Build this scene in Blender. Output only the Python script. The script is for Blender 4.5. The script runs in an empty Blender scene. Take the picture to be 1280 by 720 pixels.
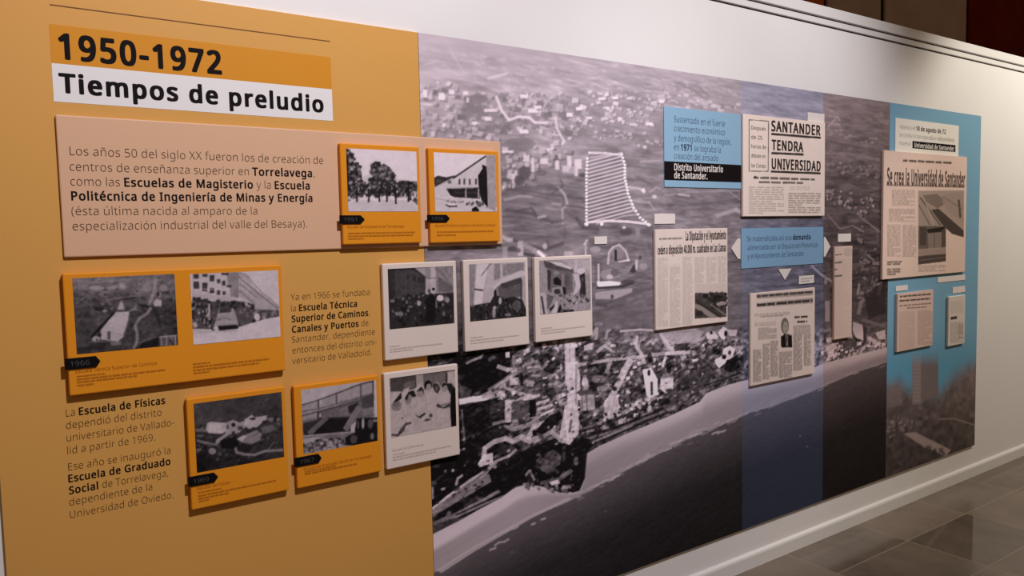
import bpy, bmesh, math
import numpy as np
from mathutils import Matrix, Vector
from mathutils.geometry import tessellate_polygon

scene = bpy.context.scene
col = scene.collection

# ------------------------------------------------------------------ camera, light, exposure
F_PX, DIST, EYE = 960.0, 2.2, 1.545           # focal length in pixels of 1280x720, metres to the wall, eye height
R = np.array([[0.819299, 0.021819, -0.572951],
              [-0.057746, 0.997335, -0.044594],
              [0.570451, 0.069621, 0.818376]])
cam_data = bpy.data.cameras.new('camera')
cam_data.sensor_width = 36.0
cam_data.lens = F_PX / 1280.0 * 36.0
cam_data.clip_start = 0.05
cam = bpy.data.objects.new('camera', cam_data)
col.objects.link(cam)


def axis(r):
    return Vector((r[0], r[2], -r[1]))


right, down, fwd = axis(R[0]), axis(R[1]), axis(R[2])
cm = Matrix.Identity(4)
for i in range(3):
    cm[i][0], cm[i][1], cm[i][2] = right[i], -down[i], -fwd[i]
cm[0][3], cm[1][3], cm[2][3] = 0.0, -DIST, EYE
cam.matrix_world = cm
scene.camera = cam

scene.view_settings.view_transform = 'Standard'
scene.view_settings.look = 'None'
scene.view_settings.exposure = 0.0
scene.view_settings.gamma = 1.0
scene.view_settings.use_curve_mapping = False

world = bpy.data.worlds.new('dim_hall')
scene.world = world
world.use_nodes = True
bg = world.node_tree.nodes['Background']
bg.inputs[0].default_value = (1.0, 0.68, 0.40, 1.0)
bg.inputs[1].default_value = 0.16


def spot(name, loc, target, watts, angle, blend, colour, radius):
    d = bpy.data.lights.new(name, 'SPOT')
    d.energy, d.spot_size, d.spot_blend = watts, math.radians(angle), blend
    d.color, d.shadow_soft_size = colour, radius
    o = bpy.data.objects.new(name, d)
    o.location = loc
    o.rotation_euler = (Vector(target) - Vector(loc)).to_track_quat('-Z', 'Y').to_euler()
    col.objects.link(o)
    return o


spot('track_spotlight', (1.1, -2.5, 4.05), (0.75, 0.0, 1.7), 430, 78, 1.0, (0.97, 0.93, 0.99), 0.07)
spot('track_spotlight', (2.95, -2.5, 4.05), (2.95, 0.0, 1.9), 350, 54, 1.0, (0.97, 0.94, 0.99), 0.07)
spot('track_spotlight', (6.0, -1.9, 3.8), (6.0, 0.0, 1.35), 325, 87, 0.4, (1.0, 0.93, 0.81), 0.07)

# ------------------------------------------------------------------ helpers


def at(px, py, off=0.0):
    """the point on the plane `off` metres in front of the wall that pixel (px, py) of the photo shows: (X, Z)"""
    d = R.T @ np.array([(px - 640) / F_PX, (py - 360) / F_PX, 1.0])
    t = (DIST - off) / d[2]
    return d[0] * t, EYE - d[1] * t


def rect(corners, off=0.0):
    """axis-aligned wall rectangle from four photo corners TL, TR, BR, BL -> x0, x1, z0, z1"""
    p = [at(*c, off) for c in corners]
    return ((p[0][0] + p[3][0]) / 2, (p[1][0] + p[2][0]) / 2,
            (p[3][1] + p[2][1]) / 2, (p[0][1] + p[1][1]) / 2)


def lin(c):
    c = np.asarray(c, float)
    return np.where(c <= 0.04045, c / 12.92, ((np.maximum(c, 0) + 0.055) / 1.055) ** 2.4)


def material(name, colour, rough=0.6, spec=0.3, mottle=0.0, scale=6.0):
    m = bpy.data.materials.new(name)
    m.use_nodes = True
    nt = m.node_tree
    b = nt.nodes['Principled BSDF']
    b.inputs['Roughness'].default_value = rough
    b.inputs['Specular IOR Level'].default_value = spec
    if mottle:
        tc = nt.nodes.new('ShaderNodeTexCoord')
        nz = nt.nodes.new('ShaderNodeTexNoise')
        nz.inputs['Scale'].default_value = scale
        nz.inputs['Detail'].default_value = 4
        rp = nt.nodes.new('ShaderNodeValToRGB')
        rp.color_ramp.elements[0].position = 0.3
        rp.color_ramp.elements[1].position = 0.7
        rp.color_ramp.elements[0].color = [v * (1 - mottle) for v in colour] + [1]
        rp.color_ramp.elements[1].color = [min(1, v * (1 + mottle)) for v in colour] + [1]
        nt.links.new(tc.outputs['Object'], nz.inputs['Vector'])
        nt.links.new(nz.outputs['Fac'], rp.inputs['Fac'])
        nt.links.new(rp.outputs['Color'], b.inputs['Base Color'])
    else:
        b.inputs['Base Color'].default_value = (*colour, 1)
    return m


def print_material(name, rough=0.5, spec=0.3):
    """a printed picture: its inks are stored on the mesh as a colour attribute, broken up by a faint paper grain"""
    m = material(name, (1, 1, 1), rough, spec)
    nt = m.node_tree
    b = nt.nodes['Principled BSDF']
    at_ = nt.nodes.new('ShaderNodeVertexColor')
    at_.layer_name = 'ink'
    nt.links.new(at_.outputs['Color'], b.inputs['Base Color'])
    return m


def link(name, mesh, parent=None):
    o = bpy.data.objects.new(name, mesh)
    col.objects.link(o)
    if parent is not None:
        o.parent = parent
        o.matrix_parent_inverse = parent.matrix_world.inverted()
    return o


def mesh_from(name, verts, faces, mat, parent=None, smooth=False):
    me = bpy.data.meshes.new(name)
    me.from_pydata([tuple(v) for v in verts], [], [tuple(f) for f in faces])
    me.update()
    me.materials.append(mat)
    return link(name, me, parent)


def from_bm(name, bm, mat, parent=None):
    me = bpy.data.meshes.new(name)
    bm.to_mesh(me)
    bm.free()
    me.materials.append(mat)
    return link(name, me, parent)


def box_bm(bm, x0, x1, y0, y1, z0, z1, bevel=0.0):
    vs = [bm.verts.new(p) for p in ((x0, y0, z0), (x1, y0, z0), (x1, y1, z0), (x0, y1, z0),
                                     (x0, y0, z1), (x1, y0, z1), (x1, y1, z1), (x0, y1, z1))]
    fs = [bm.faces.new([vs[i] for i in f]) for f in ((0, 1, 5, 4), (1, 2, 6, 5), (2, 3, 7, 6), (3, 0, 4, 7), (4, 5, 6, 7), (3, 2, 1, 0))]
    if bevel:
        es = list({e for f in fs for e in f.edges})
        bmesh.ops.bevel(bm, geom=es, offset=bevel, segments=2, profile=0.5, affect='EDGES', clamp_overlap=True)


def box(name, x0, x1, y0, y1, z0, z1, mat, parent=None, bevel=0.0):
    bm = bmesh.new()
    box_bm(bm, x0, x1, y0, y1, z0, z1, bevel)
    return from_bm(name, bm, mat, parent)


def prism(name, pts, y0, y1, mat, parent=None, bevel=0.0):
    """a plate with the outline pts (X, Z), counter-clockwise, between y0 (front) and y1 (back)"""
    bm = bmesh.new()
    a = [bm.verts.new((x, y0, z)) for x, z in pts]
    b = [bm.verts.new((x, y1, z)) for x, z in pts]
    n = len(pts)
    front = bm.faces.new(a)
    bm.faces.new(b[::-1])
    for i in range(n):
        bm.faces.new((a[i], b[i], b[(i + 1) % n], a[(i + 1) % n]))
    bmesh.ops.recalc_face_normals(bm, faces=bm.faces)
    if bevel:
        bmesh.ops.bevel(bm, geom=list(front.edges), offset=bevel, segments=2, profile=0.5, affect='EDGES', clamp_overlap=True)
    return from_bm(name, bm, mat, parent)


def empty(name, x, y, z):
    o = bpy.data.objects.new(name, None)
    o.empty_display_size = 0.05
    o.location = (x, y, z)
    col.objects.link(o)
    o.matrix_world = Matrix.Translation((x, y, z))
    return o


def tag(o, label, category, group=None):
    o['label'] = label
    o['category'] = category
    if group:
        o['group'] = group
    return o


def structure(o):
    o['kind'] = 'structure'
    return o


# outlines of the humanist sans-serif lettering on the panels: advance, then each contour as x, y, x, y ...
GLYPHS = {
    'A': (256, [[219,0,184,89,71,89,36,0,0,0,112,287,144,287,256,0],[141,207,137,219,132,236,128,250,123,234,119,219,115,207,83,121,173,121]]),
    'B': (261, [[121,286,154,285,181,279,202,270,217,257,226,239,229,215,229,205,227,195,223,185,218,177,212,170,205,164,196,159,186,155,175,152,175,150,186,148,197,144,207,140,217,134,224,127,231,118,235,108,238,95,239,81,238,65,234,50,227,37,218,26,206,17,193,9,177,4,159,1,140,0,39,0,39,286],[128,164,150,166,167,170,178,176,186,185,191,197,192,211,190,226,185,237,175,245,162,251,144,254,122,255,75,255,75,164],[75,134,75,30,133,30,156,32,173,37,186,45,194,56,199,69,200,84,200,94,198,103,194,111,188,118,181,123,172,128,160,132,146,134,130,134]]),
    'C': (253, [[162,259,147,258,133,255,120,251,109,245,98,237,89,228,81,217,75,205,69,191,66,177,63,160,63,143,64,121,67,100,74,82,82,66,93,52,106,42,122,34,140,29,161,28,174,28,185,29,197,31,230,39,230,8,219,4,208,1,197,-1,185,-3,171,-4,156,-4,128,-2,104,4,83,14,65,28,50,45,39,65,31,89,26,115,24,144,25,165,28,184,33,203,40,220,49,235,60,249,72,261,87,272,103,280,121,286,141,289,162,290,177,290,191,288,204,286,218,283,230,278,241,273,227,243,197,254,186,256,174,258]]),
    'D': (293, [[268,146,266,116,260,89,250,65,237,45,220,29,199,16,176,7,149,2,119,0,39,0,39,286,127,286,155,285,180,279,202,270,222,258,238,242,251,223,261,201,266,175],[230,145,229,169,225,189,218,207,208,222,196,234,181,244,163,250,144,254,122,255,75,255,75,31,114,31,149,34,178,44,201,60,217,82,227,110]]),
    'E': (223, [[199,0,39,0,39,286,199,286,199,255,75,255,75,165,192,165,192,134,75,134,75,32,199,32]]),
    'F': (208, [[75,0,39,0,39,286,199,286,199,255,75,255,75,153,191,153,191,121,75,121]]),
    'G': (292, [[163,151,262,151,262,11,247,6,231,2,215,0,199,-2,181,-4,162,-4,133,-2,108,4,87,14,68,27,52,44,40,65,31,88,26,114,24,143,26,172,32,198,42,221,56,241,72,258,93,272,116,282,143,288,173,290,189,290,204,288,218,286,232,283,246,278,258,273,245,242,234,247,223,250,210,254,197,256,184,258,171,259,149,257,130,252,112,245,97,234,85,221,75,205,68,186,64,166,62,143,63,121,67,101,73,83,82,67,93,53,108,42,125,34,146,29,170,27,202,29,226,34,226,119,163,119]]),
    'H': (297, [[258,0,222,0,222,134,75,134,75,0,39,0,39,286,75,286,75,165,222,165,222,286,258,286]]),
    'I': (136, [[119,0,16,0,16,21,50,28,50,257,16,265,16,286,119,286,119,265,86,257,86,28,119,21]]),
    'J': (109, [[-2,-76,-18,-75,-31,-71,-31,-40,-18,-43,-2,-45,4,-44,11,-43,17,-40,22,-37,27,-32,31,-26,34,-19,36,-10,37,2,37,286,73,286,73,4,72,-13,69,-28,64,-41,57,-52,48,-61,38,-68,26,-72,13,-75]]),
    'K': (248, [[248,0,206,0,104,137,75,111,75,0,39,0,39,286,75,286,75,145,99,172,124,200,202,286,244,286,130,162]]),
    'L': (210, [[39,0,39,286,75,286,75,32,200,32,200,0]]),
    'M': (364, [[165,0,71,251,69,251,71,231,72,203,72,174,72,0,39,0,39,286,92,286,180,52,182,52,272,286,325,286,325,0,289,0,289,176,289,204,291,230,292,251,290,251,195,0]]),
    'N': (305, [[266,0,224,0,71,238,69,238,70,216,72,189,72,160,72,0,39,0,39,286,81,286,233,49,235,49,234,69,233,97,232,125,232,286,266,286]]),
    'O': (313, [[289,144,288,122,285,102,280,83,274,66,265,50,255,36,243,24,229,14,214,6,197,1,178,-3,157,-4,135,-3,116,1,98,7,83,15,69,25,57,37,47,51,39,66,32,83,28,102,25,122,24,144,26,172,31,198,39,221,50,241,65,258,83,272,104,283,129,289,157,291,184,289,208,283,229,272,247,259,262,242,274,221,282,198,287,172],[63,144,64,121,67,100,73,81,80,65,91,52,104,41,119,34,137,29,157,27,177,29,195,34,210,41,222,52,233,65,241,81,246,100,249,121,251,144,248,177,241,205,228,228,210,245,187,256,157,259,137,257,119,253,104,245,91,235,80,221,73,205,67,187,64,166]]),
    'P': (243, [[115,286,149,284,176,276,196,264,211,248,219,227,222,202,221,190,220,179,216,168,212,158,205,148,197,139,187,131,176,124,162,119,146,115,128,112,108,111,75,111,75,0,39,0,39,286],[111,255,75,255,75,142,104,142,121,143,136,145,149,148,160,153,169,159,176,167,181,176,184,187,185,200,183,217,177,231,167,242,153,249,135,254]]),
    'Q': (313, [[289,144,288,121,285,100,279,80,272,62,263,46,251,32,238,20,223,11,205,3,274,-68,222,-68,167,-4,162,-4,157,-4,135,-3,116,1,98,7,83,15,69,25,57,37,47,51,39,66,32,83,28,102,25,122,24,144,26,172,31,198,39,221,50,241,65,258,83,272,104,283,129,289,157,291,184,289,208,283,229,272,247,259,262,242,274,221,282,198,287,172],[63,144,64,121,67,100,73,81,80,65,91,52,104,41,119,34,137,29,157,27,177,29,195,34,210,41,222,52,233,65,241,81,246,100,249,121,251,144,248,177,241,205,228,228,210,245,187,256,157,259,137,257,119,253,104,245,91,235,80,221,73,205,67,187,64,166]]),
    'R': (249, [[118,286,140,285,160,282,177,277,191,270,202,261,211,250,217,237,221,222,222,205,221,191,218,178,214,167,208,157,200,149,192,143,183,137,174,132,165,128,243,0,201,0,132,118,75,118,75,0,39,0,39,286],[116,255,75,255,75,149,118,149,139,150,156,155,169,163,178,173,183,187,185,203,184,215,182,225,177,233,172,240,164,246,155,250,144,253,131,254]]),
    'S': (220, [[201,77,200,60,196,46,189,33,179,22,168,13,153,6,137,0,119,-3,99,-4,68,-2,42,2,20,10,20,44,31,40,43,36,56,32,71,30,86,28,101,27,114,28,126,30,136,33,145,37,152,43,158,49,162,56,164,64,165,73,165,82,163,90,159,97,154,103,147,109,139,115,127,120,114,126,98,132,66,147,57,152,49,158,43,165,37,172,32,179,29,188,26,197,25,207,24,217,25,232,29,245,36,256,44,266,55,275,68,281,82,286,98,289,115,290,131,290,145,288,159,286,171,283,183,279,194,274,183,243,151,254,139,257,127,258,115,259,103,258,93,256,85,253,77,249,71,245,67,239,63,232,61,225,61,217,61,208,63,200,67,193,71,187,78,181,86,176,96,170,109,165,123,159,139,153,153,146,166,139,176,132,185,123,192,114,197,103,200,91]]),
    'T': (223, [[130,0,93,0,93,255,4,255,4,286,219,286,219,255,130,255]]),
    'U': (293, [[257,101,255,82,251,64,245,48,235,33,223,20,208,10,190,2,169,-2,145,-4,112,-1,85,9,64,25,48,47,39,72,36,102,36,286,72,286,72,101,74,79,80,61,91,47,105,36,124,29,147,27,163,28,178,31,189,37,199,44,207,52,213,63,218,74,220,87,221,101,221,286,257,286]]),
    'V': (241, [[241,286,138,0,102,0,0,286,38,286,102,103,110,80,116,60,120,40,125,60,131,81,138,103,202,286]]),
    'X': (235, [[233,0,192,0,117,124,40,0,2,0,97,149,8,286,48,286,118,174,188,286,227,286,138,150]]),
    'Y': (227, [[113,146,188,286,227,286,132,111,132,0,95,0,95,109,0,286,39,286]]),
    'Z': (229, [[214,0,15,0,15,27,166,254,20,254,20,286,210,286,210,259,59,32,214,32]]),
    'a': (225, [[115,219,139,217,159,211,174,201,184,188,190,169,192,146,192,0,167,0,160,30,158,30,152,23,146,17,139,11,132,6,125,2,117,0,108,-2,98,-4,86,-4,74,-3,62,-1,52,3,42,8,34,15,27,24,22,34,19,46,18,60,21,80,30,96,44,109,64,119,90,125,121,128,158,130,158,142,157,158,153,171,146,180,138,185,127,189,113,190,102,189,92,188,81,185,53,174,42,200,52,205,63,209,75,213,88,216,102,218],[126,104,102,102,83,97,70,91,62,83,57,72,55,59,56,48,60,40,66,33,74,28,83,25,94,24,111,26,126,31,140,39,150,51,156,67,158,86,158,105]]),
    'b': (247, [[69,231,69,205,67,186,69,186,76,195,85,203,95,209,106,214,120,217,136,219,161,215,182,206,200,191,214,169,222,141,225,107,223,84,220,64,214,46,205,31,195,18,182,8,168,2,153,-3,136,-4,120,-3,106,0,95,5,85,12,76,19,69,27,67,27,59,0,34,0,34,305,69,305],[130,189,116,188,104,185,94,181,86,174,80,165,75,154,72,141,70,126,69,109,69,107,71,83,75,62,82,46,94,35,110,28,131,25,148,28,163,35,174,47,182,63,186,83,188,108,186,133,182,153,174,169,163,180,148,187]]),
    'c': (192, [[120,-4,102,-3,85,1,70,8,56,17,44,29,35,44,28,62,23,82,22,106,24,131,28,153,35,171,45,186,57,198,71,207,87,214,104,218,123,219,134,219,144,217,154,216,164,213,172,210,179,207,168,178,146,185,122,188,108,187,96,184,86,179,78,172,71,163,65,152,62,139,59,124,59,107,59,90,62,76,65,63,71,52,77,43,86,36,96,31,107,27,120,26,131,27,142,28,151,30,176,39,176,8,168,4,160,1,152,-1,142,-3,132,-4]]),
    'd': (247, [[110,-4,85,-1,64,8,46,24,33,45,25,73,22,107,25,141,33,169,46,191,64,206,86,216,111,219,121,218,131,217,140,215,148,212,155,208,162,203,167,198,173,193,177,187,180,187,178,203,177,219,177,305,213,305,213,0,184,0,179,29,177,29,173,23,167,17,162,12,155,8,148,4,140,0,131,-2,121,-4],[116,25,136,27,152,34,164,44,171,58,176,77,178,100,178,107,176,131,172,152,164,168,153,180,137,187,115,190,98,187,84,180,73,167,65,150,60,130,59,106,60,83,65,63,73,47,84,35,98,28]]),
    'e': (226, [[117,219,135,218,150,214,165,207,177,198,187,186,195,173,201,158,205,141,206,122,206,101,59,101,61,78,67,60,77,45,91,35,107,28,127,26,140,26,152,28,163,30,196,41,196,10,185,6,174,2,164,-1,152,-2,140,-4,126,-4,106,-3,88,2,72,8,57,18,45,30,35,46,28,63,24,83,22,106,23,128,27,148,34,166,43,182,54,195,67,205,82,213,99,217],[117,190,101,188,88,183,77,174,68,162,63,147,59,129,169,129,168,140,166,151,163,161,159,169,153,176,146,182,138,187,128,189]]),
    'f': (138, [[133,188,79,188,79,0,44,0,44,188,6,188,6,204,44,216,44,229,45,246,47,261,52,273,58,284,66,292,76,299,87,303,99,306,113,307,137,305,155,300,146,272,131,276,114,278,103,277,94,273,88,266,83,257,80,244,79,229,79,215,133,215]]),
    'g': (247, [[110,219,124,218,137,215,149,211,159,205,169,196,178,186,180,186,184,215,213,215,213,-4,211,-23,208,-40,202,-55,194,-67,183,-78,170,-86,155,-92,137,-95,116,-96,101,-96,87,-95,74,-93,61,-90,50,-87,39,-83,39,-50,50,-55,62,-59,75,-63,89,-65,103,-66,118,-67,135,-65,150,-60,162,-51,171,-39,176,-24,178,-6,178,2,178,16,179,28,177,28,169,18,160,10,149,4,138,0,125,-3,111,-4,85,-1,63,9,46,25,32,47,25,75,22,107,25,139,32,166,46,189,63,205,85,216],[115,189,104,188,93,185,84,180,77,172,70,163,65,152,61,138,59,123,59,107,60,82,65,62,73,46,84,34,99,27,116,25,126,25,136,27,144,29,151,32,158,37,163,42,168,49,172,57,174,65,176,75,178,86,178,99,178,107,177,125,175,141,171,154,166,165,159,174,151,181,141,186,129,188]]),
    'h': (248, [[69,215,69,200,67,185,70,185,75,192,80,198,87,204,94,208,102,212,110,215,119,217,128,218,137,219,153,218,168,215,180,210,191,204,200,195,206,185,211,172,214,157,215,140,215,0,180,0,180,138,179,153,175,166,169,176,160,184,147,188,132,189,117,188,105,185,95,180,86,173,80,164,75,154,72,141,70,127,69,111,69,0,34,0,34,305,69,305]]),
    'i': (103, [[69,215,69,0,34,0,34,215],[52,296,57,295,62,293,66,290,70,286,72,280,73,273,72,266,70,261,66,256,62,253,57,251,52,251,47,251,42,253,37,256,34,261,32,266,31,273,32,280,34,286,37,290,42,293,47,295]]),
    'j': (103, [[9,-96,-9,-95,-22,-91,-22,-63,-10,-66,4,-67,12,-66,20,-64,26,-60,30,-54,33,-45,34,-33,34,215,69,215,69,-32,69,-45,67,-56,63,-67,58,-75,51,-83,43,-89,34,-93,22,-95],[31,273,32,280,34,286,37,290,42,293,47,295,52,296,57,295,62,293,66,290,70,286,72,280,73,273,72,266,70,261,66,256,62,253,57,251,52,251,47,251,42,253,37,256,34,261,32,266]]),
    'l': (103, [[69,0,34,0,34,305,69,305]]),
    'm': (375, [[270,219,292,217,310,211,324,200,334,185,340,165,342,140,342,0,308,0,308,138,306,154,303,166,297,176,289,184,277,188,264,189,245,187,230,181,219,171,212,157,207,140,206,119,206,0,171,0,171,138,170,149,169,158,166,167,162,174,157,179,152,184,145,187,136,189,127,189,113,188,102,185,93,180,85,173,79,165,75,154,72,142,70,127,69,111,69,0,34,0,34,215,63,215,68,186,70,186,75,193,80,199,86,204,93,209,100,212,108,215,116,217,125,219,133,219,149,218,163,215,175,210,185,203,193,194,199,183,201,183,209,194,219,203,230,210,243,215,256,218]]),
    'n': (248, [[138,219,161,217,180,211,196,200,207,185,213,165,215,140,215,0,180,0,180,138,179,153,175,166,169,176,160,184,147,188,132,189,111,187,95,180,83,169,75,154,71,135,69,111,69,0,34,0,34,215,63,215,68,186,70,186,75,193,81,199,88,204,95,209,103,212,111,215,120,217,129,219]]),
    'o': (243, [[221,108,220,91,218,75,214,60,209,47,202,36,194,25,185,16,174,9,162,3,149,-1,135,-3,121,-4,107,-3,94,-1,81,3,70,9,59,16,50,25,42,36,35,47,29,60,25,75,23,91,22,108,23,130,27,151,34,168,43,183,55,196,69,206,84,213,102,217,122,219,141,217,158,213,173,206,187,196,199,183,208,168,215,151,220,130],[59,108,59,92,61,77,65,64,70,52,77,43,86,35,96,30,108,26,121,25,135,26,147,30,157,35,166,43,173,52,178,64,182,77,184,92,184,108,184,124,181,139,178,152,172,163,165,172,157,179,147,185,135,188,121,189,101,187,85,180,73,168,65,151,60,131]]),
    'p': (247, [[136,219,161,216,182,207,200,191,214,170,222,142,225,108,223,85,220,64,214,46,205,31,195,18,183,9,169,2,153,-3,136,-4,125,-4,116,-2,107,0,99,4,91,7,85,12,69,27,67,27,69,10,69,-8,69,-96,34,-96,34,215,63,215,68,186,69,186,74,192,79,197,85,202,91,207,98,211,106,215,115,217,125,218],[130,189,116,188,105,186,95,181,87,175,81,166,76,156,72,144,70,131,69,115,69,108,70,91,72,76,75,63,80,52,86,42,94,35,104,30,116,26,131,25,143,26,154,30,163,36,171,44,177,54,182,66,185,79,187,93,188,108,186,131,182,151,174,167,163,179,148,187]]),
    'q': (247, [[177,-4,178,12,179,29,177,29,170,20,161,12,151,6,139,0,126,-3,109,-4,85,-1,64,8,46,24,33,45,25,73,22,107,23,130,27,151,33,169,42,184,52,197,65,206,79,213,94,218,111,219,126,218,140,215,152,209,162,202,170,195,178,186,179,186,184,215,213,215,213,-96,177,-96],[116,25,130,26,142,29,152,33,160,40,166,48,171,58,175,70,177,84,178,99,178,107,176,132,172,152,164,169,153,180,136,187,115,190,98,187,84,180,73,167,65,150,60,130,59,106,60,83,65,63,73,47,84,35,98,28]]),
    'r': (166, [[134,219,147,218,160,217,155,184,144,186,132,187,124,186,116,185,108,182,101,178,94,173,88,167,83,160,78,153,74,144,72,135,70,125,69,115,69,0,34,0,34,215,63,215,67,176,69,176,73,183,79,191,85,197,92,204,99,209,107,213,116,216,125,218]]),
    's': (192, [[174,59,173,46,169,35,164,24,156,16,146,9,134,3,120,-1,105,-3,88,-4,74,-4,61,-2,50,0,39,2,30,6,21,10,21,42,52,30,64,27,77,25,89,24,105,25,118,28,128,33,135,39,139,47,140,56,139,61,138,66,136,71,132,75,127,79,120,83,87,98,51,114,42,120,35,126,28,133,24,141,21,151,20,162,23,179,30,193,43,204,59,212,79,217,101,219,114,219,126,217,138,215,149,212,159,209,170,204,158,176,129,186,119,188,109,190,99,190,85,189,74,187,66,183,59,178,55,171,54,164,55,158,56,153,59,149,64,145,69,141,77,137,109,123,144,107,153,102,161,95,166,88,171,80,173,70]]),
    't': (145, [[106,25,122,26,136,29,136,2,120,-2,100,-4,89,-3,79,-1,69,2,60,7,52,13,46,22,41,33,38,46,37,63,37,188,6,188,6,204,37,219,51,264,72,264,72,215,134,215,134,188,72,188,72,63,73,51,76,42,82,34,88,29,97,26]]),
    'u': (248, [[214,215,214,0,185,0,180,28,178,28,173,21,167,15,160,10,153,6,145,2,137,-1,128,-2,119,-4,110,-4,94,-3,79,0,67,4,56,11,47,19,40,30,36,42,33,57,32,74,32,215,67,215,67,77,69,61,73,48,79,38,88,31,100,27,115,25,130,26,143,29,153,34,161,41,168,50,173,61,176,73,178,87,178,103,178,215]]),
    'v': (204, [[81,0,0,215,38,215,83,88,90,69,97,48,101,31,102,31,107,48,114,69,120,88,166,215,204,215,122,0]]),
    'x': (212, [[85,110,11,215,51,215,106,134,161,215,201,215,127,110,205,0,165,0,106,86,47,0,7,0]]),
    'y': (204, [[0,215,38,215,85,93,92,72,98,52,103,34,104,34,112,60,123,93,166,215,204,215,112,-30,107,-42,101,-54,94,-65,87,-74,78,-82,69,-88,59,-93,47,-95,34,-96,17,-95,4,-93,4,-65,15,-67,28,-67,36,-67,43,-65,50,-63,55,-59,60,-55,65,-50,69,-43,73,-37,76,-29,87,-1]]),
    'z': (188, [[173,0,16,0,16,23,131,188,22,188,22,215,170,215,170,188,56,27,173,27]]),
    '0': (229, [[210,144,209,121,207,100,204,81,200,64,195,49,188,35,179,23,170,14,158,6,145,0,131,-3,114,-4,94,-2,76,4,61,14,48,27,38,44,30,64,24,88,21,114,20,144,21,173,24,200,29,223,37,243,47,260,59,273,75,283,93,289,114,291,134,289,152,283,168,273,181,260,191,243,199,223,205,200,209,173],[55,144,56,119,58,97,61,78,65,62,72,49,80,39,89,32,101,28,114,26,128,27,139,32,149,39,157,49,163,62,168,78,171,97,173,119,174,144,173,168,171,190,168,209,163,225,157,237,149,248,139,255,128,259,114,261,101,259,89,255,80,248,72,237,65,225,61,209,58,190,56,168]]),
    '1': (229, [[142,0,108,0,108,200,108,220,109,235,109,249,98,239,85,227,54,202,36,226,113,286,142,286]]),
    '2': (229, [[209,0,19,0,19,29,94,105,131,144,140,155,147,166,153,177,157,188,160,200,161,212,159,227,155,239,147,248,136,255,124,259,110,260,97,259,85,257,74,253,63,248,52,241,41,233,22,257,47,274,56,279,66,283,76,286,87,288,98,290,110,290,127,289,143,286,156,281,168,274,178,265,186,255,192,243,196,229,197,214,196,199,193,185,188,172,181,159,172,146,162,133,123,93,64,34,64,32,209,32]]),
    '3': (229, [[198,219,197,207,194,196,190,186,185,177,178,170,170,163,160,158,150,154,138,151,138,149,159,145,176,138,190,128,199,115,205,99,206,81,205,65,201,51,195,37,186,25,174,15,159,7,141,1,120,-3,97,-4,82,-4,68,-2,55,-1,42,2,30,6,18,12,18,45,30,39,43,34,57,31,71,28,84,26,97,26,120,27,139,32,153,41,162,52,168,66,170,82,169,93,165,103,160,111,153,118,144,123,133,128,120,130,105,132,89,133,62,133,62,163,90,163,105,164,118,166,129,170,139,175,147,181,153,189,158,197,161,207,162,217,160,230,155,241,148,249,137,256,124,259,109,261,100,260,90,259,82,258,59,249,37,237,20,261,31,268,43,275,58,281,73,286,91,289,109,290,136,288,159,281,176,270,188,256,195,239]]),
    '4': (229, [[221,65,180,65,180,0,146,0,146,65,8,65,8,95,143,288,180,288,180,97,221,97],[146,187,146,206,146,222,147,237,148,250,146,250,138,234,129,219,43,97,146,97]]),
    '5': (229, [[110,176,129,175,146,171,161,166,175,158,186,148,195,137,201,124,205,108,206,91,205,73,201,56,194,40,184,27,172,16,157,7,140,1,121,-3,99,-4,85,-4,71,-2,58,0,46,3,35,7,25,12,25,45,36,39,47,35,60,31,74,28,87,27,100,26,113,27,126,29,137,33,147,38,155,45,162,53,166,63,169,75,170,88,168,105,163,119,153,131,139,139,121,144,99,146,73,144,50,140,32,151,43,286,186,286,186,254,73,254,66,171,85,174]]),
    '6': (229, [[22,122,22,139,24,155,25,171,28,187,32,202,37,217,44,230,51,243,61,255,71,265,84,274,98,281,114,286,133,289,153,290,172,289,188,287,188,257,172,260,154,261,137,260,121,257,108,252,96,245,87,237,79,227,72,216,67,203,63,190,61,176,59,161,57,146,60,146,64,152,69,157,75,163,82,168,89,172,97,175,106,177,116,179,128,179,143,178,158,175,171,169,183,161,192,151,200,139,206,125,209,110,211,92,209,73,206,56,199,41,191,28,180,16,168,8,153,1,137,-3,119,-4,106,-3,93,-1,81,4,70,10,60,17,50,27,42,38,35,51,29,66,25,83,23,102],[119,26,135,27,148,33,160,42,169,55,174,71,176,92,174,109,169,124,162,136,151,144,137,150,120,152,108,151,97,148,87,144,79,138,71,131,66,124,61,116,59,108,58,99,58,90,59,82,62,73,65,65,68,57,73,49,79,43,85,37,92,32,100,29,109,26]]),
    '7': (229, [[55,0,172,254,18,254,18,286,210,286,210,259,93,0]]),
    '8': (229, [[114,290,130,289,145,287,159,282,171,276,181,269,189,259,195,248,199,236,200,222,199,211,197,201,193,192,187,183,181,176,173,169,164,163,155,157,146,152,157,146,168,139,178,133,187,125,194,117,201,108,205,98,208,87,209,74,208,59,204,45,198,33,189,22,178,13,165,6,150,0,134,-3,115,-4,96,-3,78,0,63,5,50,12,39,21,31,31,25,44,21,57,20,73,21,85,23,97,28,107,34,116,41,125,50,132,59,139,69,144,79,150,70,155,61,161,54,168,46,175,40,183,35,191,32,201,30,211,29,222,30,236,34,248,40,259,48,268,59,276,71,282,84,287,99,289],[54,73,56,59,61,48,69,38,81,30,96,26,115,24,133,26,148,30,159,38,168,48,173,60,175,74,174,83,172,91,167,98,162,105,155,112,147,117,137,123,126,128,115,133,108,135,97,130,87,124,79,119,71,113,65,106,60,99,57,91,55,82],[114,262,100,261,88,257,78,251,70,243,65,233,63,221,64,211,66,203,70,196,76,189,82,184,89,179,116,165,141,178,148,184,154,189,159,196,162,203,164,211,165,221,164,233,159,243,151,251,141,257,128,261]]),
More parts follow.
